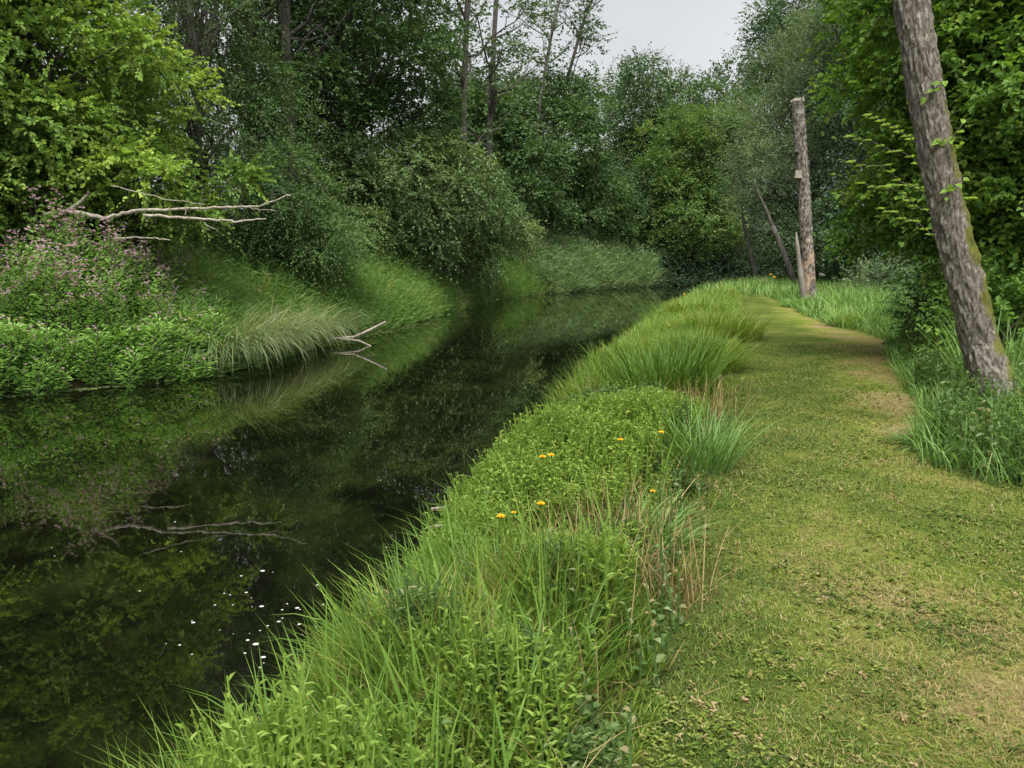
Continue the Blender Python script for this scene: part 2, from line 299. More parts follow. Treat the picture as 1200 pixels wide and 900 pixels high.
def turf_t(x, y):
    e = ss(-.35, .25, x - pl(y) + .15 * wob(x, y, 3)) * ss(-.5, .2, pr(y) - x + .2 * wob(x, y, 2.4, 3)) * (y < 34)
    worn = .74 + .46 * ss(.42, .95, (x - pl(y)) / (pr(y) - pl(y))) * ss(4.2, 7, y) * (1 - .6 * ss(17, 25, y)) + .42 * (1 - ss(2.5, 5.4, y)) * ss(.9, 2, x)
    return e * worn
grid(xs, ys, hgt, turf_t, 'ground', M['ground'], 'structure')
yy = np.unique(np.concatenate([np.arange(-60, 66, 1.), [66.]]))
grid(np.linspace(-60, 90, 40), yy, lambda x, y: x * 0 + WATER, lambda x, y: x * 0, 'river_water', M['water'], 'structure')

# ---------------------------------------------------------------- trees
def sprays(mb, O, D, Ls, m, ln, wd, droop, tint, shape, twigs=None, upn=1.0, spread=.8):
    """O origins, D directions of n leafy twigs; m leaves on each"""
    n = len(O); D = nrm(D); up = np.array([0, 0, 1.])
    S = nrm(np.cross(D, up) + rng.normal(0, .25, (n, 3)))
    k = (np.arange(m) + .5) / m
    dr = -droop * (k ** 2)[None, :, None] * Ls[:, None, None] * up
    P = O[:, None] + D[:, None] * (k[None, :, None] * Ls[:, None, None]) + dr
    side = np.where(np.arange(m) % 2 == 0, 1., -1.)[None, :, None]
    LD = D[:, None] * (.35 + .65 * k[None, :, None]) + S[:, None] * side * spread + rng.normal(0, .3, (n, m, 3)) - up * (.15 + droop * .5)
    N = up * upn + rng.normal(0, .45, (n, m, 3)) + D[:, None] * .2
    q = n * m
    sz = rng.uniform(.45, 1.25, (n, m)) * (1 - .25 * k[None])
    leaves(mb, P.reshape(q, 3), LD.reshape(q, 3), N.reshape(q, 3), (ln * sz).reshape(q), (wd * sz).reshape(q),
           np.clip(np.repeat(tint, m) + rng.normal(0, .13, q), 0, 1), shape=shape)
    if twigs is not None:
        e = O + D * Ls[:, None] - up * (droop * Ls)[:, None]; w_ = .004
        V = np.stack([O - S * w_, O + S * w_, e + S * w_ * .4, e - S * w_ * .4], 1)
        twigs.add(V, [(0, 1, 2, 3)], .5)
CNT = {'leaves': 0}
def tree(label, mat, base, blobs, trunk_r=.2, sub=14, spr=60, m=8, Ls=.7, ln=.12, wd=.07, droop=.2, shape=0, cat='tree', group=None, name='tree',
         bark='bark', subr=.42, flatten=.75, out=.9, upb=.15, trunk_top=None, twig=False, stems=1, fill=.5, limb_n=None, tb=.5, open_=0.0):
    bx, by = base; bz = float(hgt(bx, by)) - .1
    root = thing(name, (bx, by, bz), label, cat, group)
    cr = MB(); tr = MB(); tw = MB()
    cents = []
    for (c, r) in blobs:
        c = np.asarray(c, float); r = np.asarray(r, float)
        k = max(3, int(sub * (r[0] * r[2]) / (blobs[0][1][0] * blobs[0][1][2])))
        g = np.arange(k) + .5; ph = np.arccos(1 - 2 * g / k); th = np.pi * (1 + 5 ** .5) * g + rng.uniform(0, 6)
        U = np.stack([np.cos(th) * np.sin(ph), np.sin(th) * np.sin(ph), np.cos(ph)], 1) + rng.normal(0, .16, (k, 3))
        rr = rng.uniform(.5, 1.0 - subr * .45, k)[:, None]
        cc = c + U * rr * r; rs = np.mean(r) * subr * rng.uniform(.65, 1.2, k)
        for a, b in zip(cc, rs): cents.append((a, b, c, r))
    for (a, b, c, r) in cents:
        n = int(spr * (1 - open_ * rng.random()))
        U = nrm(rng.normal(0, 1, (n, 3))); o_ = nrm((a - c) / r); U = nrm(U + o_ * .35 + np.array([0, 0, .25]))
        rad = rng.uniform(fill, 1., n) ** .6
        O = a + U * (rad * b)[:, None] * np.array([1.1, 1.1, flatten])
        D = U * out + rng.normal(0, .35, (n, 3)) + np.array([0, 0, upb])
        tnt = np.clip(tb + rng.normal(0, .17) + rng.normal(0, .1, n), 0, 1)
        sprays(cr, O, D, Ls * rng.uniform(.5, 1.25, n) * np.where(rng.random(n) < .1, 1.7, 1), m, ln, wd, droop, tnt, shape, tw if twig else None)
        CNT['leaves'] += n * m
    top = np.mean([c for c, r in blobs], 0) if trunk_top is None else np.asarray(trunk_top, float)
    for s_ in range(stems):
        off = np.array([rng.normal(0, .25), rng.normal(0, .25), 0]) * (stems > 1)
        tp = curve(np.array([bx, by, bz]) + off, top + off * 5, 9, jit=.012); 0; tp = curve(np.array([bx, by, bz]) + off, top + off * 1.5, 9, jit=.012); tube(tr, tp, np.linspace(trunk_r, trunk_r * .3, 9) * np.r_[1.35, np.ones(8)], 9, rough=.04)
    sel = cents if limb_n is None else [cents[i] for i in rng.permutation(len(cents))[:limb_n]]
    for (a, b, c, r) in sel:
        dz = a[2] - bz; i = np.argmin(np.abs(tp[:, 2] - (bz + dz * .62))) ; s0 = tp[max(1, i)]
        tube(tr, curve(s0, a + rng.normal(0, b * .2, 3), 6, sag=.05, jit=.04), np.linspace(trunk_r * .3, trunk_r * .06, 6), 5)
    part(tr, 'trunk', M[bark], root, smooth=True); part(cr, 'crown', M[mat], root)
    if twig: part(tw, 'twigs', M['twig'], root)
    return root
def B(px, py, Y, rx, ry, rz): return (at(px, py, Y), (rx, ry, rz))

# --- left bank
tree('broad maple with bright yellow green lobed leaves hanging over the pink flowered bank', 'maple', (-12.2, 16.5),
     [B(30, 95, 15.5, 3.0, 3, 2.4), B(-60, 200, 14.5, 2.9, 2.5, 2.0), B(150, 215, 15, 1.9, 1.8, .85), B(-110, -140, 16, 4.0, 3.4, 3.2), B(215, 255, 15, .9, 1.1, .42), B(-260, 100, 14, 4, 4, 4.5)],
     trunk_r=.22, sub=62, spr=64, m=13, Ls=.5, ln=.108, wd=.085, droop=.3, shape=1, subr=.27, twig=True, name='maple_tree', flatten=.6, tb=.5)
tree('dark conifer like tree with drooping feathery sprays right behind the maple', 'hemlock', (-9.8, 23.5),
     [B(235, 90, 22, 2.5, 2.4, 3.4), B(330, 225, 20.5, 1.5, 1.6, 1.6), B(225, -130, 23, 2.6, 2.5, 3.2), B(150, 200, 21, 2.0, 2, 2.0)],
     fill=.7, sub=24, spr=100, m=12, Ls=.8, ln=.12, wd=.045, droop=.45, subr=.36, flatten=.5, upb=0, name='feathery_tree', tb=.5)
tree('dark green shrubby tree with weeping sprays at the grass edge beside the bare branch', 'hemlock', (-6.9, 21.0),
     [B(325, 240, 20, 1.15, 1.2, 1.25), B(375, 285, 20.5, 1.2, 1.3, .9), B(290, 290, 21, 1.4, 1.2, .8)],
     sub=20, spr=80, m=11, Ls=.6, ln=.11, wd=.04, droop=.5, subr=.4, flatten=.6, upb=0, name='weeping_shrub', trunk_r=.09, tb=.72)
tree('tall alder with dense dull green crown left of the two bare upright trunks', 'alder', (-6.3, 29.5),
     [B(430, 50, 29, 3.6, 3, 3.6), B(380, -180, 30, 4.4, 3.4, 4.4), B(340, 120, 27, 2.1, 2.2, 2.2), B(468, 140, 30, 1.6, 2, 1.9)],
     sub=26, spr=110, m=9, Ls=.75, ln=.18, wd=.12, subr=.36, flatten=.4, fill=.75, name='alder_tree', trunk_r=.24)
tree('leafy mound of hornbeam spilling over the river edge in front of the alder', 'hornbeam', (-4.2, 30),
     [B(480, 215, 29.5, 3.0, 2.8, 1.9), B(480, 288, 28.5, 1.9, 1.5, 1.0), B(545, 300, 32, 1.9, 1.5, 1.0), B(400, 275, 26, 1.9, 1.5, 1.0), B(545, 240, 33, 2.7, 2.4, 1.9), B(405, 215, 28, 2.2, 2, 2.0), B(590, 272, 35, 1.5, 1.6, 1.1), B(440, 262, 30, 2.2, 1.6, .9)],
     sub=22, spr=120, m=10, Ls=.75, ln=.16, wd=.09, droop=.5, subr=.38, flatten=.36, fill=.75, name='hornbeam_tree', trunk_r=.2, tb=.5)
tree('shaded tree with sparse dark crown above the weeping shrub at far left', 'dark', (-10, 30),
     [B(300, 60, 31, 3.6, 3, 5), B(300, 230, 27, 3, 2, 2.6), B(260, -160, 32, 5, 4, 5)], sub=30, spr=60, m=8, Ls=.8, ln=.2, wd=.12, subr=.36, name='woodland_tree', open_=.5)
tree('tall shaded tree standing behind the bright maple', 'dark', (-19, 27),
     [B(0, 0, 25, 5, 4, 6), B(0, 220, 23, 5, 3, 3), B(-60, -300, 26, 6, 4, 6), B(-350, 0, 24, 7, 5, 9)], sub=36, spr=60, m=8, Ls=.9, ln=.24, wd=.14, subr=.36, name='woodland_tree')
tree('pale olive wooded tree with flat spreading boughs between bare trunks and far reeds', 'alder', (-.5, 52),
     [B(640, 150, 50, 4.2, 3, 3.0), B(600, 215, 46, 3.6, 3, 2.6), B(680, 240, 52, 3.6, 3, 2.6), B(560, 150, 47, 3.0, 2.6, 3)],
     sub=24, spr=100, m=8, Ls=1.1, ln=.26, wd=.17, subr=.38, flatten=.32, fill=.75, name='spreading_tree', tb=.5)
tree('dark low tree arching over the water above the far reeds', 'dark', (6, 60),
     [B(700, 225, 58, 3.6, 3, 3.2), B(740, 270, 60, 3.6, 3, 2.8), B(640, 255, 57, 3.5, 3, 2.4)], fill=.75, flatten=.4, sub=22, spr=70, m=8, Ls=1.0, ln=.26, wd=.16, subr=.36, name='low_tree', tb=.75)
# --- far end
tree('rounded blue green far tree directly under the sky gap', 'far', (11.5, 74),
     [B(770, 135, 72, 4.8, 4, 4.8), B(810, 190, 72, 4.5, 4, 4.5), B(735, 200, 72, 3, 3, 4)], fill=.75, flatten=.5, sub=30, spr=100, m=8, Ls=1.2, ln=.3, wd=.19, subr=.34, name='rounded_tree', tb=.5)
tree('fresh green tree with upright clumps left of the willow', 'bright', (13.9, 61),
     [B(815, 185, 59, 4.0, 3.5, 4.2), B(800, 262, 58, 3.8, 3.2, 3.2), B(850, 150, 62, 3, 3, 3)], fill=.75, flatten=.5, sub=28, spr=105, m=8, Ls=1.0, ln=.25, wd=.16, subr=.36, upb=.5, name='ash_tree', tb=.5)
tree('soft grey green willow with a rounded bushy crown behind the dead trunk', 'willow', (15, 38),
     [B(925, 175, 37, 2.9, 2.7, 3.6), B(890, 225, 36, 1.5, 1.6, 2.2), B(960, 90, 38, 2.6, 2.4, 2.8), B(1010, 40, 39, 2.4, 2.4, 3)],
     sub=40, spr=110, m=11, Ls=.65, ln=.13, wd=.035, droop=.1, subr=.34, upb=.5, flatten=1, name='willow_tree', trunk_r=.22, tb=.55)
tree('thinly leafed tree on the skyline right of the sky gap', 'far', (22, 66),
     [B(915, 60, 64, 3.2, 3, 4.2), B(950, 20, 66, 4.5, 3, 5), B(870, 100, 64, 2.4, 2, 2.6)], sub=34, spr=42, m=7, Ls=1.1, ln=.28, wd=.18, subr=.26, open_=.5, name='skyline_tree', tb=.5)
tree('very dark evergreen tree behind the dead trunk and the hazel', 'dark', (20, 37),
     [B(1010, 200, 34, 2.6, 2.4, 3.6), B(1060, 60, 35, 4, 3, 5), B(980, 275, 33, 1.9, 1.8, 1.5), B(1040, 285, 32, 2.2, 1.8, 1.7)], sub=34, spr=76, m=10, Ls=.8, ln=.17, wd=.06, subr=.34, name='evergreen_tree', tb=.6)
# right bank hazel
tree('leafy hazel with broad bright green leaves behind the leaning trunk', 'hazel', (7.9, 11.6),
     [B(1110, 70, 11.4, 1.5, 1.4, 1.5), B(1180, 180, 11, 1.4, 1.3, 1.5), B(1100, 215, 11.4, 1.2, 1.2, 1.1), B(1180, -60, 11, 2, 1.8, 1.8), B(1250, 60, 10.5, 1.8, 1.6, 2), B(1150, 290, 11, .9, 1, .8), B(1280, 250, 10.5, 1.6, 1.4, 1.6), B(1040, 240, 12, .6, .7, .9)],
     trunk_r=.06, stems=5, sub=22, spr=60, m=8, Ls=.38, ln=.108, wd=.085, droop=.2, shape=1, subr=.36, twig=True, name='hazel_bush', flatten=.55, tb=.5)

# bare upright trunks with airy tops
def airy(label, px, Y, pts_px, r0, boughs, leafn, mat='far', name='slender_tree', group=None, lw=.25):
    """a tall thin trunk through photo pixels, ascending side boughs, a light scatter of leaf sprays"""
    P = [at(a, b, Y) for a, b in pts_px]; b0 = P[0].copy(); b0[2] = float(hgt(b0[0], Y)) - .1
    root = thing(name, b0, label, 'tree', group)
    tr = MB(); cr = MB(); pp = [b0] + P
    t = np.linspace(0, 1, len(pp)); q = np.linspace(0, 1, 14); pts = np.stack([np.interp(q, t, np.array(pp)[:, i]) for i in range(3)], 1)
    tube(tr, pts, np.linspace(r0, r0 * .45, 14), 8, rough=.04)
    ends = []
    for k in range(boughs):
        s0 = pts[rng.integers(6, 14)]; az = rng.uniform(0, 2 * np.pi); Lb = rng.uniform(1.5, 3.8)
        d = np.array([np.cos(az), np.sin(az) * .6, rng.uniform(.4, 1.5)]); e = s0 + nrm(d) * Lb
        c = curve(s0, e, 6, sag=-.06, jit=.04); tube(tr, c, np.linspace(r0 * .3, r0 * .07, 6), 5)
        for j in range(4):
            f = c[rng.integers(2, 6)]; g = f + nrm(d + rng.normal(0, .6, 3)) * rng.uniform(.6, 1.5); tube(tr, curve(f, g, 4, jit=.06), np.linspace(r0 * .1, r0 * .04, 4), 4); ends.append(g)
    ends = np.array(ends); n = int(leafn * 2.2); O = ends[rng.integers(0, len(ends), n)] + rng.normal(0, .35, (n, 3))
    sprays(cr, O, rng.normal(0, 1, (n, 3)) * np.array([1, 1, .4]), np.full(n, .7), 6, lw, lw * .65, .2, np.full(n, .5), 0)
    part(tr, 'trunk', M['bark'], root, smooth=True); part(cr, 'crown', M[mat], root); return root
airy('slender tree with straight bare trunk, the left one of the close pair above the mound', 545, 34, [(545, 300), (543, 150), (546, 40), (553, -120)], .2, 14, 150)
airy('slender tree with straight bare trunk, the right one of the close pair above the mound', 575, 38, [(570, 300), (574, 150), (578, 60), (590, -140)], .2, 16, 150)
airy('thin leaning tree with forking open boughs against the sky, left of its twin', 655, 48, [(620, 260), (632, 120), (650, 20), (690, -110)], .14, 20, 260)
airy('thin leaning tree with forking open boughs against the sky beside the sky gap', 690, 50, [(650, 250), (660, 110), (685, 20), (720, -60)], .15, 20, 260)
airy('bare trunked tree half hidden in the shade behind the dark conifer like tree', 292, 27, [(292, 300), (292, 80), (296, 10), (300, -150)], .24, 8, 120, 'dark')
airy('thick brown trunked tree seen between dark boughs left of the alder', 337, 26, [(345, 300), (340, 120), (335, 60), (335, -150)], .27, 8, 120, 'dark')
# far wood that closes the view: one mass
mb = MB()
def woodmass(px0, px1, Y0, Y1, pytop, n):
    px = rng.uniform(px0, px1, n); Y = rng.uniform(Y0, Y1, n)
    top = np.interp(px, *pytop); k = 0
    for a, y_, t in zip(px, Y, top):
        zt = at(a, t, y_)[2]; x = (a - 600) / F * y_; z = rng.uniform(0, 1) ** .8 * (zt - .5) + .3
        r = rng.uniform(1.1, 2.2) * y_ / 70; m_ = 70
        U = nrm(rng.normal(0, 1, (m_, 3)) + np.array([0, -.2, .3])); O = np.array([x, y_, z]) + U * r * np.array([1, 1, .7])
        sprays(mb, O, U + np.array([0, 0, .2]), np.full(m_, 1.1) * y_ / 70, 5, .36 * y_ / 70, .24 * y_ / 70, .2, np.full(m_, .4 + rng.normal(0, .12)), 0)
woodmass(-500, 560, 44, 60, ([-500, 0, 300, 520, 560], [-900, -800, -500, -60, 130]), 800)
woodmass(540, 1080, 82, 100, ([540, 560, 700, 720, 860, 920, 1080], [100, 100, 105, 95, 90, 30, -60]), 200)
woodmass(800, 1080, 58, 74, ([800, 900, 1080], [270, 150, 60]), 130)
woodmass(960, 1900, 26, 44, ([960, 1050, 1900], [40, -60, -300]), 200)
mb.build('far_wood', M['far'], kind='stuff', label='deep mixed woodland closing the view behind the nearer trees on both banks', cat='woodland')
print('leaves', CNT)

# leaning shaded stems under the willow
def stem(label, a, b, r, Y0, Y1, group=None):
    p0 = at(*a, Y0); p1 = at(*b, Y1); p0[2] = hgt(p0[0], Y0) - .05; t_ = MB(); tube(t_, curve(p0, p1, 8, jit=.006), np.linspace(r, r * .7, 8), 8, rough=.05, cap=True)
    tp = curve(p1, p1 + (p1 - p0) * .7, 4, jit=.01); tube(t_, tp, np.linspace(r * .5, r * .2, 4), 6)
    t_.build('shaded_tree', M['bark'], smooth=True, label=label, cat='tree trunk', group=group, loc=p0)
stem('slanting grey trunk in the shade just left of the dead upright trunk', (938, 325), (905, 265), .16, 34, 34)
stem('thin dark trunk in deep shade further left under the willow', (890, 322), (872, 262), .13, 37, 37)

# ---------------------------------------------------------------- trunks beside the path
from mathutils import noise as mn, Vector
def rough_trunk(pts, rads, sides, rings, amp, tintf, flare=0.0):
    pts = np.array(pts); t = np.linspace(0, 1, len(pts)); q = np.linspace(0, 1, rings)
    P = np.stack([np.interp(q, t, pts[:, i]) for i in range(3)], 1)
    for k in range(3): P[rings // 12: -rings // 12] = (P[:-2 * (rings // 12)] + P[2 * (rings // 12):])[: len(P[rings // 12: -rings // 12])] / 2 if False else P[rings // 12: -rings // 12]
    Rr = np.interp(q, np.linspace(0, 1, len(rads)), rads) * (1 + flare * np.exp(-q * 18))
    T = nrm(np.gradient(P, axis=0)); a = np.linspace(0, 2 * np.pi, sides, endpoint=False); V = []; TI = []
    for i in range(rings):
        u = nrm(np.array([1., 0, 0]) - T[i] * T[i][0]); v = np.cross(T[i], u)
        for b in a:
            d = u * math.cos(b) + v * math.sin(b)
            s_ = Vector((math.cos(b) * Rr[i] * 38, math.sin(b) * Rr[i] * 38, P[i][2] * 5.5))
            lump = mn.noise(Vector((math.cos(b) * 1.1, math.sin(b) * 1.1, P[i][2] * .9)))
            f = abs(mn.noise(s_)) + .5 * abs(mn.noise(s_ * 2.3))
            rr = Rr[i] * (1 + .09 * lump) + amp * (f - .35) + (Rr[i] * flare * math.exp(-q[i] * 22) * .6 * math.cos(b * 5 + 1))
            V.append(P[i] + d * rr); TI.append(tintf(b, q[i], lump, f))
    V = np.array(V); mb = MB(); n = len(V)
    idx = np.arange(rings - 1)[:, None] * sides + np.arange(sides)[None]; nx = np.arange(rings - 1)[:, None] * sides + ((np.arange(sides) + 1) % sides)[None]
    mb.v.append(V); mb.t.append(np.array(TI)); qd = np.stack([idx, nx, nx + sides, idx + sides], -1).reshape(-1, 4); mb.f.append(qd); mb.m.append(np.zeros(len(qd)))
    mb.f.append(np.array([np.arange(sides) + (rings - 1) * sides])); mb.m.append(np.zeros(1)); mb.n = n
    return mb, P, Rr
# leaning tree: goes up out of the picture to a crown of its own
LP = [at(1190, 535, 6.75), at(1148, 400, 6.95), at(1113, 260, 6.95), at(1087, 120, 6.95), at(1067, 0, 6.95), at(1050, -120, 6.95), at(1035, -300, 7.0)]
LP[0][2] = hgt(LP[0][0], 6.9) - .1
root = thing('leaning_tree', LP[0], 'thick leaning tree with cracked lichen spotted bark and one mossy side at the right', 'tree')
mb, LPp, LRr = rough_trunk(LP, [.18, .152, .142, .138, .134, .126, .1], 104, 440, .036, lambda b, q, l, f: (.7 if q < .5 else .42) * max(0, math.cos(b + .35)) ** .8 * (1 - .3 * q) + .03, flare=.18)
part(mb, 'trunk', M['lean'], root, smooth=True)
cr = MB(); tr = MB(); topp = LPp[-1]
for k in range(4):
    d = nrm(np.array([rng.normal(0, 1), rng.normal(.3, .8), rng.uniform(.3, 1.2)])); e = topp + d * rng.uniform(1.2, 2.4)
    tube(tr, curve(topp - np.array([0, 0, rng.uniform(0, .8)]), e, 6), np.linspace(.05, .012, 6), 6)
    n = 90; U = nrm(rng.normal(0, 1, (n, 3))); sprays(cr, e + U * rng.uniform(.3, .9, (n, 1)), U + np.array([0, 0, .2]), np.full(n, .4), 7, .11, .07, .2, np.full(n, .5), 1)
part(tr, 'branches', M['bark'], root, smooth=True); part(cr, 'crown', M['alder'], root)
# thin climbing shoots with small leaves on the leaning trunk
bn = MB(); bl = MB()
for (q0, b0) in ((.36, 2.6), (.43, 2.9), (.5, 3.3)):
    i = int(q0 * 439); p = LPp[i] + np.array([math.cos(b0) * LRr[i] * .9, -LRr[i] * .75, 0]); e = p + np.array([rng.uniform(.05, .2), -.12, rng.uniform(.12, .3)])
    c = curve(p, e, 6, jit=.08); tube(bn, c, np.linspace(.006, .003, 6), 5)
    n = 7; leaves(bl, c[rng.integers(1, 6, n)], rng.normal(0, 1, (n, 3)) + np.array([0, -.6, .3]), np.array([0, -.7, 1.]) + rng.normal(0, .3, (n, 3)), .075, .05, .75)
r2 = thing('climbing_shoot', LPp[160] + np.array([-.1, -.2, 0]), 'thin climbing shoots with small pale leaves clinging to the leaning trunk', 'climber')
part(bn, 'stem', M['twig'], r2); part(bl, 'foliage', M['hazel'], r2)

# dead upright trunk (snag)
SP = [at(950, 362, 25), at(946, 300, 25), at(942, 220, 25), at(937, 160, 25), at(935, 118, 25)]
SP[0][2] = hgt(SP[0][0], 25) - .1
root = thing('dead_trunk', SP[0], 'tall dead branchless trunk with snapped pale top and bare reddish wood low down', 'dead tree')
mb, P_, Rr_ = rough_trunk(SP, [.215, .195, .19, .185, .18], 36, 160, .045, lambda b, q, l, f: .62 * (q < .33) * (1 if math.sin(b) > -.2 or True else 0) * (1.05 - q) + (.28 if f > .75 else 0) - .05 + .18 * l, flare=.15)
part(mb, 'trunk', M['snag'], root, smooth=True)
mb = MB(); tp = P_[-1]
for k in range(26):                                                   # torn pale wood at the break
    a = rng.uniform(0, 6.28); r_ = rng.uniform(.05, .18); p = tp + np.array([math.cos(a) * r_, math.sin(a) * r_, -.04]); tube(mb, [p, p + np.array([0, 0, rng.uniform(.05, .15)])], [.05, .018], 5, cap=True)
part(mb, 'broken_top', M['deadwood'], root)
mb = MB(); p = at(937, 204, 24.75); vv = np.array([[-.13, 0, -.11], [.1, 0, -.12], [.11, 0, .1], [-.12, 0, .12]]); V = np.concatenate([vv + p, vv + p + np.array([0, .08, 0])])
mb.add(V[None], [(0, 1, 2, 3), (7, 6, 5, 4), (0, 4, 5, 1), (1, 5, 6, 2), (2, 6, 7, 3), (3, 7, 4, 0)], .5); part(mb, 'bracket_fungus', M['deadwood'], root)
for (px, py, dx, dz) in ((934, 178, -.12, .0), (961, 322, .1, -.02)):
    mb = MB(); p = at(px, py, 24.9); tube(mb, [p, p + np.array([dx * .6, -.1, dz]), p + np.array([dx, -.14, dz])], [.07, .06, .03], 7, cap=True); part(mb, 'knot', M['bark'], root, smooth=True)
# split slab leaning against it
mb = MB(); a = at(943, 350, 24.8); a[2] = hgt(a[0], 24.8) - .05; b = at(933, 272, 24.7); tube(mb, curve(a, b, 6, jit=.01), [.1, .1, .085, .07, .06, .02], 6, rough=.12, cap=True)
mb.build('split_slab', M['palebark'], smooth=True, label='pale split slab of wood leaning on the left side of the dead trunk', cat='wood slab', loc=a)

# bare bleached bough reaching out of the maple
mb = MB(); D_ = 13.4
def bough(pp, r0, r1, Y=D_, n=5):
    r0 *= .46; r1 *= .42
    P = np.array([at(a, b, Y + (c if len(q_) > 2 else 0)) for q_ in pp for (a, b, c) in [tuple(q_) + (0,) * (3 - len(q_))]])
    t = np.linspace(0, 1, len(P)); q = np.linspace(0, 1, n * len(P)); C = np.stack([np.interp(q, t, P[:, i]) for i in range(3)], 1); C += rng.normal(0, .008, C.shape)
    tube(mb, C, np.linspace(r0, r1, len(q)), 8, rough=.05, cap=True)
bough([(52, 252), (78, 247), (98, 234), (104, 226)], .085, .05)
bough([(78, 247), (122, 256), (155, 247), (200, 246), (262, 243)], .085, .045)
bough([(262, 243), (300, 242), (341, 228)], .045, .022, n=6)
bough([(170, 252), (215, 255), (262, 258), (280, 260), (312, 256)], .055, .03)
bough([(288, 243), (325, 247)], .02, .01); bough([(240, 262), (256, 271)], .02, .01); bough([(218, 252), (218, 240)], .02, .012); bough([(130, 218), (190, 232), (240, 240)], .02, .014)
bough([(130, 280), (170, 278), (200, 281)], .035, .02)
mb.build('bare_branch', M['deadwood'], smooth=True, label='bleached leafless branch reaching right out of the maple foliage above the bank', cat='dead branch', loc=at(78, 247, D_))
# branch lying in the water at the sedge
mb = MB()
def wb(pp, r0, r1, Y):
    P = np.array([at(a, b, Y) for a, b in pp]); t = np.linspace(0, 1, len(P)); q = np.linspace(0, 1, 16); C = np.stack([np.interp(q, t, P[:, i]) for i in range(3)], 1); tube(mb, C, np.linspace(r0, r1, 16), 8, rough=.06, cap=True)
wb([(340, 406), (362, 402), (395, 397), (415, 395), (435, 386), (452, 377)], .06, .022, 18.1); wb([(395, 397), (420, 399), (447, 411)], .03, .012, 18.05)
mb.build('fallen_branch', M['deadwood'], smooth=True, label='pale fallen branch lying half in the water beside the sedge tussocks', cat='dead branch', loc=at(362, 402, 18.1))

# ---------------------------------------------------------------- bank vegetation
def scat(n, y0, y1, xa, xb, p=1.0):
    """positions between two curves, denser towards the camera for p > 0"""
    if p == 0: y = rng.uniform(y0, y1, n)
    elif p == 1: y = y0 * (y1 / y0) ** rng.random(n)
    else: u = rng.random(n); e = 1 - p; y = (y0 ** e + u * (y1 ** e - y0 ** e)) ** (1 / e)
    a = xa(y); b = xb(y); x = a + (b - a) * rng.random(n); return x, y
def on(x, y, dz=-.02): return np.stack([x, y, hgt(x, y) + dz], 1)
def herbs(mb, P, h, m, ln, wd, tint, shape=1, stemw=.006, lean=.25, fwd=.55, smat=0):
    n = len(P); h = np.broadcast_to(h, (n,)); az = rng.uniform(0, 6.28, n)
    A = np.stack([np.cos(az), np.sin(az), np.zeros(n)], 1) * (rng.uniform(0, 1, n) * lean)[:, None]
    k = (np.arange(m) + .8) / (m + .3)
    S = P[:, None] + (A[:, None] * (k ** 1.5)[None, :, None] + np.array([0, 0, 1.]) * k[None, :, None]) * h[:, None, None]
    th = rng.uniform(0, 6.28, n)[:, None] + np.arange(m)[None] * 2.4
    D = np.stack([np.cos(th), np.sin(th), fwd + rng.normal(0, .25, (n, m))], -1)
    N = np.array([0, 0, 1.]) - D * .3 + rng.normal(0, .2, (n, m, 3)); q = n * m
    sz = (1.1 - .45 * k)[None] * rng.uniform(.75, 1.2, (n, m))
    leaves(mb, S.reshape(q, 3), D.reshape(q, 3), N.reshape(q, 3), (sz * ln).reshape(q), (sz * wd).reshape(q), np.clip(np.repeat(np.broadcast_to(tint, (n,)), m) + rng.normal(0, .1, q), 0, 1), shape=shape)
    e = P + (A + np.array([0, 0, 1.])) * h[:, None]; s_ = np.array([stemw, 0, 0]); mid = (P + e) / 2 - A * h[:, None] * .12
    mb.add(np.stack([P - s_, P + s_, mid + s_ * .8, mid - s_ * .8, e + s_ * .5, e - s_ * .5], 1), [(0, 1, 2, 3), (3, 2, 4, 5)], .35, smat)
    return e
def bankf(x, y):
    return np.clip(.82 + .62 * wob(x, y, 2.6, 21) + .38 * wob(x, y, 5.9, 13), .12, 1.5)
# right bank: blades
g = MB()
x, y = scat(88000, 1.3, 13, lambda y: xr(y) - .12 - .1 * rng.random(len(y)), lambda y: pl(y) + .16 * wob(y, y * .3, 2.2) + .1 * wob(y, y, 6) + .02, 1.0)
hh = .24 + .26 * (wob(x, y, 1.7) + .45) + .1 * wob(x, y, 5, 2) + .14 * rng.random(len(x)); hh = np.clip(hh, .1, .75); e = np.clip((pl(y) - x) / .55, .3, 1); hh *= e * (.3 + .75 * bankf(x, y)) * np.interp(y, [1, 3.5, 3.9, 4.3, 6.3, 6.8, 7.5, 8.8, 10], [.9, .8, .5, .4, .4, .28, .3, .7, .85])
kp = rng.random(len(x)) < np.clip(.9 + 1.2 * wob(x, y, 4.1, 9) + .5 * wob(x, y, 9, 3), .12, 1); x, y, hh, e = x[kp], y[kp], hh[kp], e[kp]
w1 = np.clip((x - xr(y)) / .3, 0, 1); hh *= 1 + .15 * (1 - w1)
az = np.where(rng.random(len(x)) < .45 * (1 - w1) + .2, np.pi + rng.normal(0, .6, len(x)), rng.uniform(0, 6.28, len(x))); ed2 = rng.random(len(x)) < .5 * (1 - e) * 1.3; az = np.where(ed2, rng.normal(-.2, .5, len(x)), az)
blades(g, on(x, y), az, hh * rng.uniform(.7, 1.25, len(x)), rng.uniform(0, .35, len(x)), rng.uniform(.1, 1.3, len(x)), (.0045 + .0006 * y) * rng.uniform(.5, 1.9, len(x)), np.clip(rng.normal(.5, .22, len(x)) + .2 * wob(x, y, 2.3, 8) + .3 * (rng.random(len(x)) < .06), 0, 1))
x, y = scat(22000, 12, 33, lambda y: xr(y) - .2, lambda y: pl(y) + .2 * wob(y, y, 1.8), 1.0)
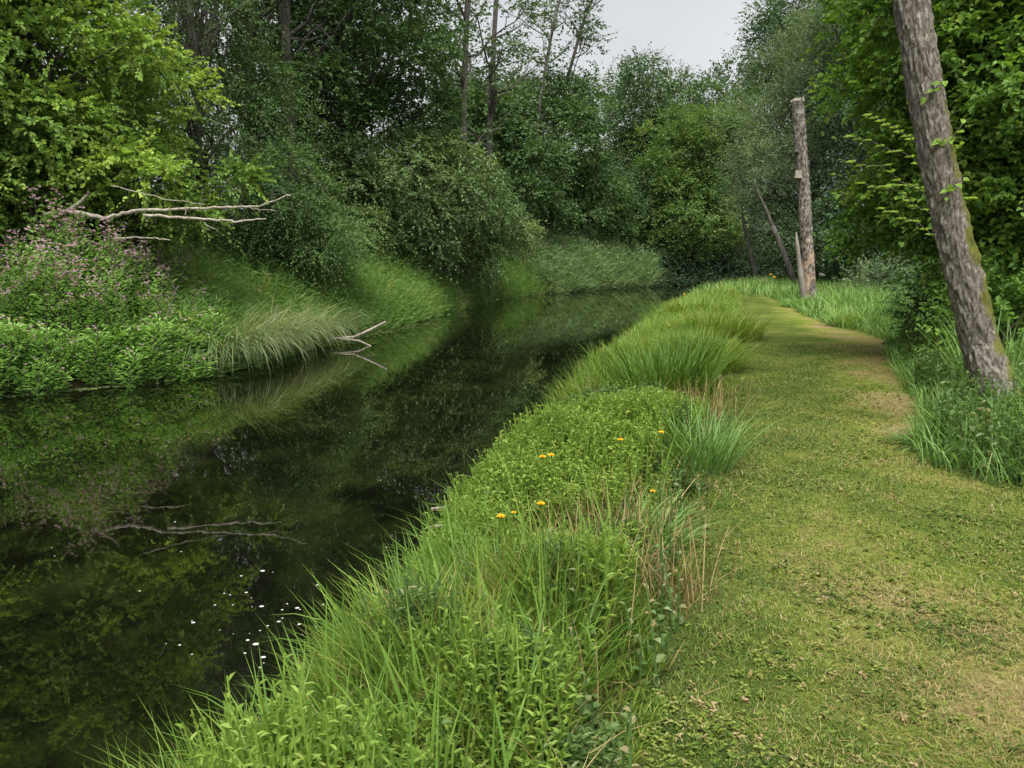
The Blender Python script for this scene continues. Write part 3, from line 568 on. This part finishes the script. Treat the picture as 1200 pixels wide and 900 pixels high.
hh = (.42 + .16 * wob(x, y, .9, 2)) * np.clip((pl(y) - x) / .7, .3, 1)
blades(g, on(x, y), rng.normal(.8, 1.3, len(x)), hh * rng.uniform(.7, 1.3, len(x)), rng.uniform(0, .35, len(x)), rng.uniform(.3, 1.3, len(x)), (.006 + .0009 * y) * rng.uniform(.6, 1.4, len(x)), np.clip(rng.normal(.55, .18, len(x)), 0, 1), seg=3)
g.build('bank_grass', M['grass'], kind='stuff', label='lush bright green grass covering the bank between water and path', cat='grass')
# broad sword blades standing at the water edge
g = MB()
x, y = scat(2300, 1.7, 12, lambda y: xr(y) - .22, lambda y: xr(y) + .5 + .5 * (wob(y, y, 3) > 0), 1.0)
blades(g, on(x, y), np.pi + rng.normal(0, 1.1, len(x)), rng.uniform(.25, .72, len(x)), rng.uniform(.02, .5, len(x)), rng.uniform(0, 1.5, len(x)) ** 1.6 + .05, rng.uniform(.008, .017, len(x)), rng.uniform(.3, 1, len(x)), seg=5)
x, y = scat(260, 1.6, 6.5, lambda y: xr(y) + .2, lambda y: pl(y) - .3, 1.0)
blades(g, on(x, y), rng.uniform(0, 6.28, len(x)), rng.uniform(.35, .62, len(x)), rng.uniform(.02, .3, len(x)), rng.uniform(0, 1.4, len(x)), rng.uniform(.011, .02, len(x)), rng.uniform(.3, 1, len(x)), seg=5)
g.build('water_edge_blades', M['iris'], kind='stuff', label='long sword shaped blades fringing the near water edge', cat='water plants')
# leafy herbs (mint and the like)
g = MB()
x, y = scat(11000, 1.6, 14, lambda y: xr(y) - .05, lambda y: pl(y) - .25, 1.0); keep = wob(x, y, 2.0, 5) + rng.normal(0, .25, len(x)) > .0; x, y = x[keep], y[keep]
herbs(g, on(x, y), (.2 + .25 * rng.random(len(x))) * bankf(x, y), 16, .05, .018, np.clip(rng.normal(.5, .2, len(x)), 0, 1))
x, y = scat(5200, 4.3, 6.7, lambda y: xr(y) - .25, lambda y: pl(y) - .5, 0)     # the big bright mound
md = np.clip(1 - ((y - 5.5) / 1.3) ** 2, .08, 1) ** .5
herbs(g, on(x, y), (.16 + .40 * md) * (1 + .3 * wob(x, y, 3)) + .07 * rng.random(len(x)), 18, .052, .021, np.clip(rng.normal(.62, .27, len(x)), 0, 1))
g.build('bank_herbs', M['herb'], kind='stuff', label='bright leafy mint like herbs mixed into the near bank', cat='herbs'); g = MB()
x, y = scat(7000, 1.7, 6.6, lambda y: xr(y) + .05, lambda y: pl(y) - .1, 1.0); k_ = wob(x, y, 3.3, 11); keep = k_ > .05; x, y, k_ = x[keep], y[keep], k_[keep]
herbs(g, on(x, y), (.16 + .3 * k_ + .14 * rng.random(len(x))) * bankf(x, y) * np.clip((pl(y) - x) / .4, .4, 1), 18, rng.uniform(.055, .07), .017, np.clip(rng.normal(.45, .25, len(x)), 0, 1))
x, y = scat(160, 1.8, 7, lambda y: xr(y) + .1, lambda y: pl(y) + .02, 1.0)
herbs(g, on(x, y), .12 + .3 * rng.random(len(x)), 9, .045, .032, np.clip(rng.normal(.75, .2, len(x)), 0, 1))
x, y = scat(500, 6.8, 7.9, lambda y: xr(y) - .15, lambda y: xr(y) + 1.1, 0)
herbs(g, on(x, y), .35 + .1 * rng.random(len(x)), 12, .07, .04, np.clip(rng.normal(.4, .2, len(x)), 0, 1))
x, y = scat(1500, 5, 13, lambda y: pr(y) + .1, lambda y: pr(y) + 2.0, 0)
herbs(g, on(x, y), .3 + .35 * rng.random(len(x)), 12, .08, .04, np.clip(rng.normal(.5, .2, len(x)), 0, 1))
g.build('bank_herbs', M['nettle'], kind='stuff', label='darker narrow leaved herbs standing among the grass of the near bank', cat='herbs')
# dead stalks and brown bits in the bank
g = MB()
x, y = scat(1500, 2, 13, lambda y: xr(y), lambda y: pl(y) - .15, 1.0)
blades(g, on(x, y), rng.uniform(0, 6.28, len(x)), rng.uniform(.2, .55, len(x)), rng.uniform(0, .7, len(x)), rng.uniform(0, 1.2, len(x)), .006, rng.random(len(x)), seg=3)
x, y = scat(170, 2.5, 14, lambda y: pl(y) - .4, lambda y: pl(y) + .15, 1.0)
blades(g, on(x, y), rng.normal(0, .6, len(x)), rng.uniform(.12, .38, len(x)), rng.uniform(.5, 1.2, len(x)), rng.uniform(0, .9, len(x)), .004, rng.random(len(x)), seg=3)
for (px_, Y_, n_, r_) in ((690, 4.15, 160, .22), (745, 4.3, 120, .2), (820, 7.6, 220, .3), (700, 7.3, 160, .3), (640, 3.3, 60, .15), (800, 3.4, 90, .12)):
    cx = at(px_, 300, Y_)[0]; x = cx + rng.normal(0, r_, n_); y = Y_ + rng.normal(0, r_ * .5, n_)
    blades(g, on(x, y), rng.uniform(0, 6.28, n_), rng.uniform(.2, .55, n_), rng.uniform(0, .3, n_), rng.uniform(0, .9, n_), .006, rng.random(n_), seg=4)
g.build('dry_stalks', M['straw'], kind='stuff', label='dry straw coloured stalks scattered through the near bank', cat='dry grass')

# clumps: each one a thing
def clump(label, x, y, r, n, h, curv, wd, mat, name='grass_tussock', cat='tussock', group=None, lean=.35, tint=.5, az0=None, ts=.2, seg=5, dz=0):
    mb = MB(); a = rng.uniform(0, 6.28, n); q = r * np.sqrt(rng.random(n)); X = x + np.cos(a) * q; Y = y + np.sin(a) * q
    aa = a + rng.normal(0, .9, n) if az0 is None else np.where(rng.random(n) < .5, az0 + rng.normal(0, .8, n), a)
    P = np.stack([X, Y, np.full(n, float(hgt(x, y)) - .05 + dz)], 1) if dz else on(X, Y)
    blades(mb, P, aa, h * rng.uniform(.35, 1.12, n), lean * q / r + rng.normal(0, .06, n), curv * rng.uniform(.5, 1.2, n), wd * rng.uniform(.6, 1.3, n), np.clip(rng.normal(tint, ts, n), 0, 1), seg=seg)
    return mb.build(name, mat, label=label, cat=cat, group=group, loc=(x, y, float(hgt(x, y))))
def gx(px, Y): return at(px, 300, Y)[0]
clump('tall dark green clump of upright sword leaves at the water side of the bank', gx(785, 8.5), 8.5, .46, 800, .9, .6, .017, M['iris'], 'sword_leaf_clump', 'leaf clump', lean=.42, tint=.4)
clump('arching pale green grass clump directly beyond the sword leaf clump', gx(815, 11.0), 11.0, .7, 1500, .75, 1.2, .012, M['grass'], lean=.5, tint=.55)
clump('fine leaved grass clump beside the path edge further along the bank', gx(842, 15), 15, .85, 1400, .75, 1.1, .016, M['grass'], lean=.4, tint=.6)
clump('grass clump where the bank meets the path far end', gx(805, 20), 20, 1.0, 1300, .75, 1.1, .02, M['grass'], lean=.4, tint=.5)
clump('small fresh green tussock standing alone on the path right of the dead trunk', gx(1005, 17.5), 17.5, .42, 700, .62, 1.0, .014, M['tallgrass'], lean=.6, tint=.7)
clump('low rough tuft of mixed grass around the foot of the dead trunk', gx(950, 24.2), 24.2, .75, 1300, .42, 1.1, .016, M['tallgrass'], lean=.5, tint=.45)
clump('brownish dead bracken tuft right of the dead trunk', gx(985, 26.5), 26.5, .75, 500, .8, 1.2, .03, M['brownleaf'], lean=.8, tint=.5)
clump('taller blade tuft at the path side of the leafy mound', gx(822, 5.7), 5.7, .27, 420, .62, .8, .011, M['tallgrass'], lean=.4, tint=.35)
clump('coarse tuft leaning over the path edge before the leafy mound', .72, 4.2, .24, 420, .42, 1.2, .009, M['tallgrass'], lean=.5, tint=.45)
for (px_, Y_, r_, n_, h_, lb_) in ((405, 2.75, .13, 90, .55, 'dark upright blade clump leaning out over the water in the near foreground'), (480, 3.3, .15, 110, .55, 'dark blade clump at the water edge level with the floating seed fluff'), (585, 3.35, .16, 130, .5, 'dense dark blade clump amid the near bank below the yellow flowers'),
    (560, 4.0, .14, 90, .5, 'blade clump at the water edge just before the leafy mound'), (650, 2.7, .15, 90, .48, 'broad bladed clump in the middle of the near foreground'), (300, 2.3, .14, 70, .5, 'sparse long blades reaching over the water at the bottom of the bank')):
    clump(lb_, gx(px_, Y_), Y_, r_, n_, h_, .8, .014, M['iris'], 'sword_leaf_clump', 'leaf clump', lean=.4, tint=.45)
clump('upright blade clump at the river edge near a gap of bright water', gx(655, 7.5), 7.5, .14, 80, .6, .5, .014, M['iris'], 'sword_leaf_clump', 'leaf clump', lean=.35, tint=.6)
clump('overhanging tuft skirting the path side foot of the leaning trunk', gx(1130, 6.3), 6.35, .28, 800, .34, 1.5, .011, M['tallgrass'], lean=.8, tint=.35, az0=3.9)
clump('thick tuft in front of the leaning trunk at the photo edge', gx(1192, 6.1), 6.1, .3, 800, .33, 1.3, .011, M['tallgrass'], lean=.7, tint=.5, az0=4.2)
clump('stiff tall blades rising behind the foot of the leaning trunk', gx(1190, 8.3), 8.3, .4, 260, 1.15, .6, .018, M['tallgrass'], lean=.35, tint=.5)
for (px, Y, r, n, hh_, lb, tn) in ((246, 13.9, .35, 800, 1.25, 'grey green sedge tussock nearest the pink flowered herbs', .55),
                                   (292, 14.7, .5, 1500, 1.75, 'largest pale sedge tussock drooping over a dark undercut', .6),
                                   (335, 16.2, .45, 1200, 1.6, 'sedge tussock with straw toned arching blades in the middle of its row', .72),
                                   (378, 17.6, .45, 1100, 1.55, 'sedge tussock just above the fallen branch in the water', .62),
                                   (415, 19.4, .4, 700, 1.3, 'smaller green sedge tussock past the tip of the fallen branch', .4)):
    X = gx(px, Y); X = min(X, float(xl(Y)) - .15)
    clump(lb, X - .1, Y, r * 1.25, int(n * 1.15), hh_ * .95, 2.4, .013, M['sedge'], 'sedge_tussock', 'sedge', 'sedge tussocks along the left bank', lean=.5, tint=tn, dz=.12, seg=6, ts=.3)

# left bank grass
g = MB()
x, y = scat(28000, 12.5, 44, lambda y: xl(y) - 5.5, lambda y: xl(y) + .12, 1.0)
keep = (x / y * 900 + 600 > 150); x, y = x[keep], y[keep]; dl = xl(y) - x
hh = (1.2 + .2 * wob(x, y, .8, 1)) * (1 + .3 * ss(18, 23, y)) * np.clip(.5 + dl * .4, .45, 1.15); az = np.where(rng.random(len(x)) < .55, -.8 + rng.normal(0, .7, len(x)), rng.uniform(0, 6.28, len(x)))
blades(g, on(x, y), az, hh * rng.uniform(.7, 1.25, len(x)), rng.uniform(0, .4, len(x)), rng.uniform(.3, 1.6, len(x)), (.008 + .0007 * y) * rng.uniform(.6, 1.5, len(x)), np.clip(rng.normal(.5, .2, len(x)), 0, 1))
x, y = scat(2500, 13, 40, lambda y: xl(y) - 5, lambda y: xl(y) - 1.5, 1.0); keep = (x / y * 900 + 600 > 200); x, y = x[keep], y[keep]
blades(g, on(x, y), rng.uniform(0, 6.28, len(x)), rng.uniform(1.1, 1.6, len(x)), .05, rng.uniform(.1, .6, len(x)), .012, rng.uniform(.6, 1, len(x)), seg=3)
x, y = scat(9000, 13.2, 44, lambda y: xl(y) - 5.5, lambda y: xl(y) + .1, 1.0); keep = (x / y * 900 + 600 > 190); x, y = x[keep], y[keep]; dl = xl(y) - x
herbs(g, on(x, y), (1.15 + .25 * wob(x, y, .8, 1)) * (1 + .35 * ss(18, 23, y)) * np.clip(.45 + dl * .45, .4, 1.15) * rng.uniform(.7, 1.15, len(x)), 13, .32, .024, np.clip(rng.normal(.6, .2, len(x)), 0, 1), lean=.4, fwd=.5)
g.build('left_bank_grass', M['tallgrass'], kind='stuff', label='tall soft grass covering the opposite bank up to the trees', cat='grass')
# reeds at the bend
g = MB()
x, y = scat(20000, 43, 53.5, lambda y: xl(y) - 5.5, lambda y: xl(y) + .6, 0)
hh = (2.0 + .9 * np.clip((xl(y) - x) / 3, 0, 1)) * (1 + .16 * wob(x, y, .7)) * ss(40, 45, y)
blades(g, on(x, y), rng.normal(-.6, 1.4, len(x)), hh * rng.uniform(.55, 1.15, len(x)), rng.uniform(0, .3, len(x)), rng.uniform(.2, 1.9, len(x)), .085 * rng.uniform(.6, 1.5, len(x)), np.clip(rng.normal(.62, .2, len(x)), 0, 1))
x, y = scat(6500, 43, 53.5, lambda y: xl(y) - 5.5, lambda y: xl(y) + .5, 0)
herbs(g, on(x, y), (2.0 + .8 * np.clip((xl(y) - x) / 3, 0, 1)) * (1 + .18 * wob(x, y, .7)) * ss(40, 45, y) * rng.uniform(.6, 1.15, len(x)), 14, .6, .065, np.clip(rng.normal(.6, .2, len(x)), 0, 1), lean=.3, fwd=.5)
g.build('reed_bed', M['reed'], kind='stuff', label='dense pale green reed bed on the outside of the river bend', cat='reeds')
# beyond the path end and along its right side
g = MB()
x, y = scat(13000, 30, 39, lambda y: np.maximum(xr(y) - .2, 6), lambda y: xr(y) * 0 + 19, 0)
keep = ~((x > pl(y)) & (x < pr(y)) & (y < 31.5)); x, y = x[keep], y[keep]
blades(g, on(x, y), rng.uniform(0, 6.28, len(x)), (.6 + .2 * wob(x, y, .6)) * rng.uniform(.6, 1.3, len(x)), rng.uniform(0, .3, len(x)), rng.uniform(.2, 1.2, len(x)), .035, np.clip(rng.normal(.6, .2, len(x)), 0, 1), seg=3)
x, y = scat(26000, 4.6, 31, lambda y: pr(y) - .08, lambda y: pr(y) + 3.6, 1.0)
dr_ = x - pr(y); hh = (.3 + .35 * np.clip(dr_ / 1.2, 0, 1)) * (1 + .35 * wob(x, y, 1.4, 7))
blades(g, on(x, y), np.where(rng.random(len(x)) < .4, np.pi + rng.normal(0, .8, len(x)), rng.uniform(0, 6.28, len(x))), hh * rng.uniform(.7, 1.3, len(x)), rng.uniform(0, .45, len(x)), rng.uniform(.2, 1.5, len(x)), (.007 + .0008 * y) * rng.uniform(.6, 1.4, len(x)), np.clip(rng.normal(.42, .22, len(x)), 0, 1), seg=4)
g.build('path_side_grass', M['tallgrass'], kind='stuff', label='rough uncut grass along the right side and far end of the path', cat='grass')

# undergrowth in the shade of the trees
g = MB()
def under(n, y0, y1, xa, xb, hmax, ln, seed_t=.45):
    x, y = scat(n, y0, y1, xa, xb, 0); m = 34
    for a, b in zip(x, y):
        r = rng.uniform(.4, 1.0); z0 = float(hgt(a, b)); top = rng.uniform(.4, hmax); U = nrm(rng.normal(0, 1, (m, 3)) + np.array([0, 0, .5])); O = np.array([a, b, z0]) + U * np.array([r, r, top])
        O[:, 2] = np.maximum(O[:, 2], z0 + .1); sprays(g, O, U, np.full(m, .5), 6, ln, ln * .6, .2, np.full(m, seed_t + rng.normal(0, .1)), 0)
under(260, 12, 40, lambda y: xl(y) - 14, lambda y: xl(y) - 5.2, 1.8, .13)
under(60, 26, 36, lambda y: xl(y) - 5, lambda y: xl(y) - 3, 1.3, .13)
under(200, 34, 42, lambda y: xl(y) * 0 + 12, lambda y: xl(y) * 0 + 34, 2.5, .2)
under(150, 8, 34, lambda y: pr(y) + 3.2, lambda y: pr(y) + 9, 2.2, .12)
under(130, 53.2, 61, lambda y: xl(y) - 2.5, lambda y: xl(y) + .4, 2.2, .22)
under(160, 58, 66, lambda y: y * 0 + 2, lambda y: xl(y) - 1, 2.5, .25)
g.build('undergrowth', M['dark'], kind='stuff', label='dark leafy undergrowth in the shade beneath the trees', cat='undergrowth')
def shrub(label, mat, x, y, r, n, ln, wd, name='bramble_bush', m=8, tint=.5, shape=1, fl=.4, Ls=.35):
    z = float(hgt(x, y)); root = thing(name, (x, y, z), label, 'bush'); a = MB(); b = MB()
    U = nrm(rng.normal(0, 1, (n, 3)) + np.array([0, 0, .4])); O = np.array([x, y, z + r[2] * .35]) + U * rng.uniform(.55, 1, (n, 1)) * np.array(r); O[:, 2] = np.maximum(O[:, 2], z + .05)
    sprays(a, O, U + np.array([0, 0, .3]), np.full(n, Ls), m, ln, wd, fl, np.clip(rng.normal(tint, .12, n), 0, 1), shape)
    for k in range(10): e = O[rng.integers(0, n)]; tube(b, curve([x, y, z - .05], e, 6, sag=.1), np.linspace(.018, .006, 6), 5)
    part(b, 'stems', M['twig'], root); part(a, 'foliage', M[mat], root)
shrub('dark bramble thicket between the uncut grass and the hazel', 'alder', gx(1125, 12.6), 12.6, (.75, .9, 1.0), 420, .09, .065, tint=.15)
shrub('glossy leaved bramble mound further back along the path right edge', 'alder', gx(1105, 17), 17, (1.1, 1.1, 1.2), 420, .1, .07, tint=.5)
shrub('low leafy bush behind the leaning trunk at the right photo edge', 'hazel', gx(1200, 9.6), 9.8, (.9, .8, 1.2), 420, .09, .065, tint=.3)
shrub('pale soft green bush right of the brown bracken', 'willow', gx(1035, 26), 26, (1.4, 1.2, 1.2), 500, .11, .04, 'soft_bush', tint=.6, shape=0, m=10)
# young ash shoots reaching left out of the hazel
root = thing('ash_sapling', (gx(1150, 9.4), 9.4, float(hgt(gx(1150, 9.4), 9.4))), 'young sapling with yellow green paired leaflets left of the leaning trunk', 'sapling')
a = MB(); b = MB(); o_ = np.array(root.location); tube(b, [o_, at(1122, 330, 9.4), at(1096, 215, 9.4), at(1075, 150, 9.5)], [.02, .016, .011, .006], 6)
for (p0, p1) in (((1100, 240), (1000, 190)), ((1096, 210), (998, 160)), ((1106, 265), (1012, 215)), ((1085, 180), (1020, 135)), ((1110, 290), (1035, 245)), ((1090, 205), (1125, 170)), ((1100, 240), (1140, 232)), ((1100, 230), (1040, 218))):
    c = curve(at(*p0, 9.4), at(*p1, 9.2), 10, sag=.06, jit=.02); tube(b, c, np.linspace(.008, .003, 10), 4)
    d = nrm(np.gradient(c, axis=0)); side = nrm(np.cross(d, [0, 0, 1.]))
    for s_ in (-1, 1): leaves(a, c[2:], d[2:] * .6 + side[2:] * s_, np.tile([0, -.5, 1.], (8, 1)) + rng.normal(0, .2, (8, 3)), .1, .045, np.clip(rng.normal(.85, .1, 8), 0, 1))
part(b, 'stem', M['twig'], root); part(a, 'foliage', M['hazel'], root)

# ---------------------------------------------------------------- willowherb (pink flowered) plants
def wherb(h, low=False):
    root = bpy.data.objects.new('willowherb_plant', None); COL.objects.link(root); lf = MB(); fl = MB(); st = MB()
    ns = 5
    P = np.stack([rng.normal(0, .12, ns), rng.normal(0, .12, ns), np.zeros(ns) - .03], 1); H = h * rng.uniform(.75, 1.05, ns)
    for p, hh_ in zip(P, H):
        e = p + np.array([rng.normal(0, .14), rng.normal(0, .14), hh_]); c = curve(p, e, 7, jit=.02); tube(st, c, np.linspace(.009, .004, 7), 5)
        for (k0, cnt, sc) in ((0, 120, 1.),):
            k = rng.uniform(.12, .95, cnt); Q = np.stack([np.interp(k, np.linspace(0, 1, 7), c[:, i]) for i in range(3)], 1); a = rng.uniform(0, 6.28, cnt); br = rng.uniform(0, .16, cnt) * (k > .25)
            D = np.stack([np.cos(a), np.sin(a), rng.uniform(.1, .9, cnt)], 1); Q = Q + D * br[:, None]
            leaves(lf, Q, D, np.tile([0, 0, 1.], (cnt, 1)) + rng.normal(0, .3, (cnt, 3)), (.12 - .05 * k), .032, np.clip(rng.normal(.5, .2, cnt), 0, 1))
        nf = 12 if not low else 2
        k = rng.uniform(.82, 1.03, nf); Q = c[-1] + np.stack([rng.normal(0, .055, nf), rng.normal(0, .055, nf), (k - .95) * hh_ * .6 + .03], 1)
        for j in range(4):
            a = rng.uniform(0, 6.28, nf); leaves(fl, Q, np.stack([np.cos(a), np.sin(a), np.full(nf, .5)], 1), rng.normal(0, 1, (nf, 3)) + np.array([0, -.5, .5]), .027, .026, rng.random(nf), shape=0)
    st.build('stem', M['twig'], root); lf.build('foliage', M['willowherb'], root); fl.build('flower_head', M['pink'], root)
    return root
protos = [wherb(2.0), wherb(1.7), wherb(1.85)]; lows = [wherb(.75, True), wherb(.6, True)]
def place(pr_, x, y, s, label, group, used=set()):
    if pr_.name in used:
        r = pr_.copy(); COL.objects.link(r)
        for ch in pr_.children: c = ch.copy(); COL.objects.link(c); c.parent = r
    else: used.add(pr_.name); r = pr_
    r.location = (float(x), float(y), float(hgt(x, y))); r.rotation_euler = (0, 0, rng.uniform(0, 6.28)); r.scale = (s, s, s * rng.uniform(.9, 1.1))
    tag(r, label, 'flowering plant', group)
n = 0
while n < 105:
    y = rng.uniform(11.2, 16.5); x = float(xl(y)) - rng.uniform(.35, 4.2); px = x / y * 900 + 600
    if px < -60 or px > 232: continue
    dl = float(xl(y)) - x; s = .6 + .5 * min(1, dl / 1.8)
    s *= .72 + .42 * math.exp(-((px - 105) / 75) ** 2)
    c_ = ('around the yellowish grass clump', 'mid bed under the maple', 'beside the sedge tussocks')[0 if px < 60 else 1 if px < 150 else 2]; d_ = 'tall pink topped stems in the back rows ' if dl > 2.2 else 'pink topped stems in the front rows '
    place(protos[n % 3], x, y, s * rng.uniform(.88, 1.12), d_ + c_, 'pink flowered plants ' + ('back rows ' if dl > 2.2 else 'front rows ') + c_); n += 1
n = 0
while n < 58:
    y = rng.uniform(11.0, 13.9); x = float(xl(y)) - rng.uniform(-.12, .5); px = x / y * 900 + 600
    if px < -40 or px > 262: continue
    c_ = 'below the tall pink flowers' if px < 140 else 'next to the sedge tussocks'; place(lows[n % 2], x, y, rng.uniform(.8, 1.2), 'short leafy mauve flowered plant at the water edge ' + c_, 'short water edge plants ' + c_); n += 1
clump('yellowish grass clump among the pink flowered plants at far left', gx(38, 12.2), 12.2, .25, 160, .95, .9, .018, M['tallgrass'], lean=.4, tint=.8)

# yellow flowers, each one a thing
def yflower(px, py, Y, label, s=1.0):
    p = at(px, py, Y); z = float(hgt(p[0], Y)); root = thing('yellow_flower', (p[0], Y, z), label, 'flower'); a = MB(); b = MB()
    tube(b, curve([p[0], Y, z - .02], p, 6, jit=.02), np.full(6, .004), 5)
    k = 7; t_ = np.arange(k) / k * 6.28; D = np.stack([np.cos(t_), np.sin(t_), np.full(k, .35)], 1); leaves(a, np.tile(p, (k, 1)), D, np.tile([0, 0, 1.], (k, 1)), .022 * s, .018 * s, rng.random(k))
    leaves(a, np.tile(p, (4, 1)), rng.normal(0, .4, (4, 3)) + np.array([0, 0, 1]), rng.normal(0, 1, (4, 3)), .018 * s, .012 * s, .2)
    part(b, 'stem', M['grass'], root); part(a, 'petals', M['yellow'], root)
yflower(636, 536, 990 / (536 - 300), 'yellow flower, left one of the closest pair on the leafy mound'); yflower(646, 534, 990 / (534 - 300), 'yellow flower, right one of the closest pair on the leafy mound')
yflower(727, 516, 990 / (516 - 300), 'single yellow flower at the middle of the leafy mound'); yflower(775, 507, 990 / (507 - 300), 'yellow flower nearest the path side of the leafy mound')
yflower(634, 591, 990 / (591 - 300), 'yellow flower standing below the mound above the grass'); yflower(587, 606, 990 / (606 - 300), 'yellow flower closest to the bright patch of water'); yflower(765, 576, 990 / (576 - 300), 'small yellow flower half hidden in grass below the mound', .7)
yflower(602, 601, 990 / (601 - 300), 'pale tiny yellow flower just right of the one nearest the water', .6)
for k, (px, py, Y) in enumerate(((903, 322, 31), (908, 325, 31), (802, 345, 27))): yflower(px, py, Y, ('far yellow flower on the grassy bank beyond the path end, upper of two', 'far yellow flower on the grassy bank beyond the path end, lower of two', 'lone far yellow flower at the water edge left of the path end')[k], 3.0)

# ---------------------------------------------------------------- mown path surface
g = MB()
x, y = scat(150000, 2.0, 14, lambda y: pl(y) - .05, lambda y: np.minimum(pr(y) + .05, y * .72 + .35), 1.25)
bare = turf_t(x, y) + .8 * wob(x, y, 2.7, 4) * .35 + .3 * wob(x, y, 9, 1); keep = rng.random(len(x)) > ss(.95, 1.45, bare) * .75; x, y = x[keep], y[keep]
dry = np.clip(rng.normal(.25, .26, len(x)) + .22 * wob(x, y, 5.3, 6) + .4 * ss(.75, 1.35, turf_t(x, y) + .3 * wob(x, y, 2.7, 4) + .12 * wob(x, y, 8, 1)), 0, 1)
blades(g, on(x, y, -.004), rng.uniform(0, 6.28, len(x)), rng.uniform(.012, .045, len(x)) * (1 + .45 * wob(x, y, 7)), rng.uniform(.3, 1.45, len(x)), rng.uniform(0, 1, len(x)), (.0026 + .0006 * y) * rng.uniform(.7, 1.4, len(x)), dry, seg=2)
x, y = scat(5000, 2.1, 9, lambda y: pl(y), lambda y: np.minimum(pr(y), y * .72 + .35), 1.25); keep = wob(x, y, 2.9, 17) + .5 * wob(x, y, 8, 5) + rng.normal(0, .45, len(x)) > .45; x, y = x[keep], y[keep]
herbs(g, on(x, y, -.004), rng.uniform(.015, .04, len(x)), 6, .024, .015, np.clip(rng.normal(.5, .18, len(x)), 0, 1), stemw=.001, fwd=.2)
g.build('mown_grass', M['lawn'], kind='stuff', label='short mown yellowish green grass of the walking path', cat='grass')
g = MB()                                                              # dry cuttings lying flat
x, y = scat(22000, 2.1, 16, lambda y: pl(y), lambda y: np.minimum(pr(y), y * .72 + .35), 1.25); keep = turf_t(x, y) + .3 * wob(x, y, 3.1, 2) + rng.normal(0, .15, len(x)) > .85; x, y = x[keep], y[keep]
blades(g, on(x, y, .012), rng.uniform(0, 6.28, len(x)), rng.uniform(.015, .06, len(x)), rng.uniform(1.2, 1.55, len(x)), rng.uniform(-.3, .5, len(x)), (.0018 + .0004 * y), rng.random(len(x)), seg=2)
g.build('grass_cuttings', M['straw'], kind='stuff', label='dry cut grass lying loosely on the path', cat='cuttings')
for (px, py, lb) in ((1008, 613, 'small pale leaf lying on the path left of centre'), (1188, 694, 'pale curled leaf on the path at the right photo edge'), (1055, 703, 'tiny pale leaf on the path between two others'), (978, 423, 'whitish scrap far up on the bare part of the path'), (880, 789, 'small pinkish dead leaf at the near bank edge')):
    Y = (EYE - .01) * F / (py - 299.4) * 1.0
    v = (450 - py) / F; Y = -(EYE - .02) / ((-math.sin(PITCH) + v * math.cos(PITCH)) / (math.cos(PITCH) + v * math.sin(PITCH))); p = at(px, py, Y); p[2] = float(hgt(p[0], p[1])) + .025
    a = MB(); k = 3; leaves(a, np.tile(p, (k, 1)), rng.normal(0, 1, (k, 3)) * np.array([1, 1, .2]), np.tile([0, 0, 1.], (k, 1)), .024, .014, .8, fold=.5); a.build('fallen_leaf', M['straw'], label=lb, cat='fallen leaf', loc=p)

# ---------------------------------------------------------------- things floating on the river
g = MB()
px = np.concatenate([rng.normal(310, 55, 36), rng.uniform(60, 560, 26)]); py = np.concatenate([rng.normal(722, 26, 36), rng.uniform(480, 800, 26)])
for a, b in zip(px, py):
    v = (450 - b) / F; Y = -(EYE - WATER) / ((-math.sin(PITCH) + v * math.cos(PITCH)) / (math.cos(PITCH) + v * math.sin(PITCH))); p = at(a, b, Y)
    if p[0] > xr(Y) - .2: continue
    r = abs(rng.normal(0, .004)) + .0025; t_ = np.linspace(0, 6.28, 7)[:-1]; g.add((p + np.array([0, 0, .004]) + np.stack([np.cos(t_) * r * 1.3, np.sin(t_) * r, t_ * 0], 1))[None], [tuple(range(6))], rng.random())
g.build('floating_specks', plain('seed_fluff', (.5, .5, .46)), kind='stuff', label='white seed fluff specks floating on the dark water', cat='specks')
g = MB()                                                              # pale weed line along the left edge and by the driftwood
y = rng.uniform(11.2, 13.4, 1500); x = xl(y) + np.abs(rng.normal(0, .18, 1500)) - .05
leaves(g, np.stack([x, y, np.full(1500, WATER + .008)], 1), np.stack([rng.normal(0, 1, 1500), rng.normal(0, .3, 1500), np.zeros(1500)], 1), np.tile([0, 0, 1.], (1500, 1)), .07, .02, rng.random(1500), fold=.02)
y = rng.uniform(20, 24, 500); x = xl(y) + np.abs(rng.normal(0, .25, 500)) - .05
leaves(g, np.stack([x, y, np.full(500, WATER + .008)], 1), rng.normal(0, 1, (500, 3)) * np.array([1, 1, 0]), np.tile([0, 0, 1.], (500, 1)), .09, .03, rng.random(500), fold=.02)
g.build('floating_weed', M['sedge'], kind='stuff', label='pale scraps of weed floating along the left water edge', cat='water weed')
for k, (pp, r_, lb) in enumerate((([(505, 597), (545, 592), (572, 597)], .012, 'pale stick floating at the bank beside the bright water patch'), ([(500, 619), (540, 612), (560, 620)], .01, 'thin mossy stick floating just below the pale one'))):
    P = []
    for (a, b) in pp: v = (450 - b) / F; Y = -(EYE - WATER) / ((-math.sin(PITCH) + v * math.cos(PITCH)) / (math.cos(PITCH) + v * math.sin(PITCH))); q = at(a, b, Y); q[2] = WATER + .004; P.append(q)
    mb = MB(); tube(mb, P, [r_, r_ * 1.2, r_ * .6], 6, cap=True); mb.build('floating_stick', M['deadwood'], smooth=True, label=lb, cat='stick', loc=P[0])
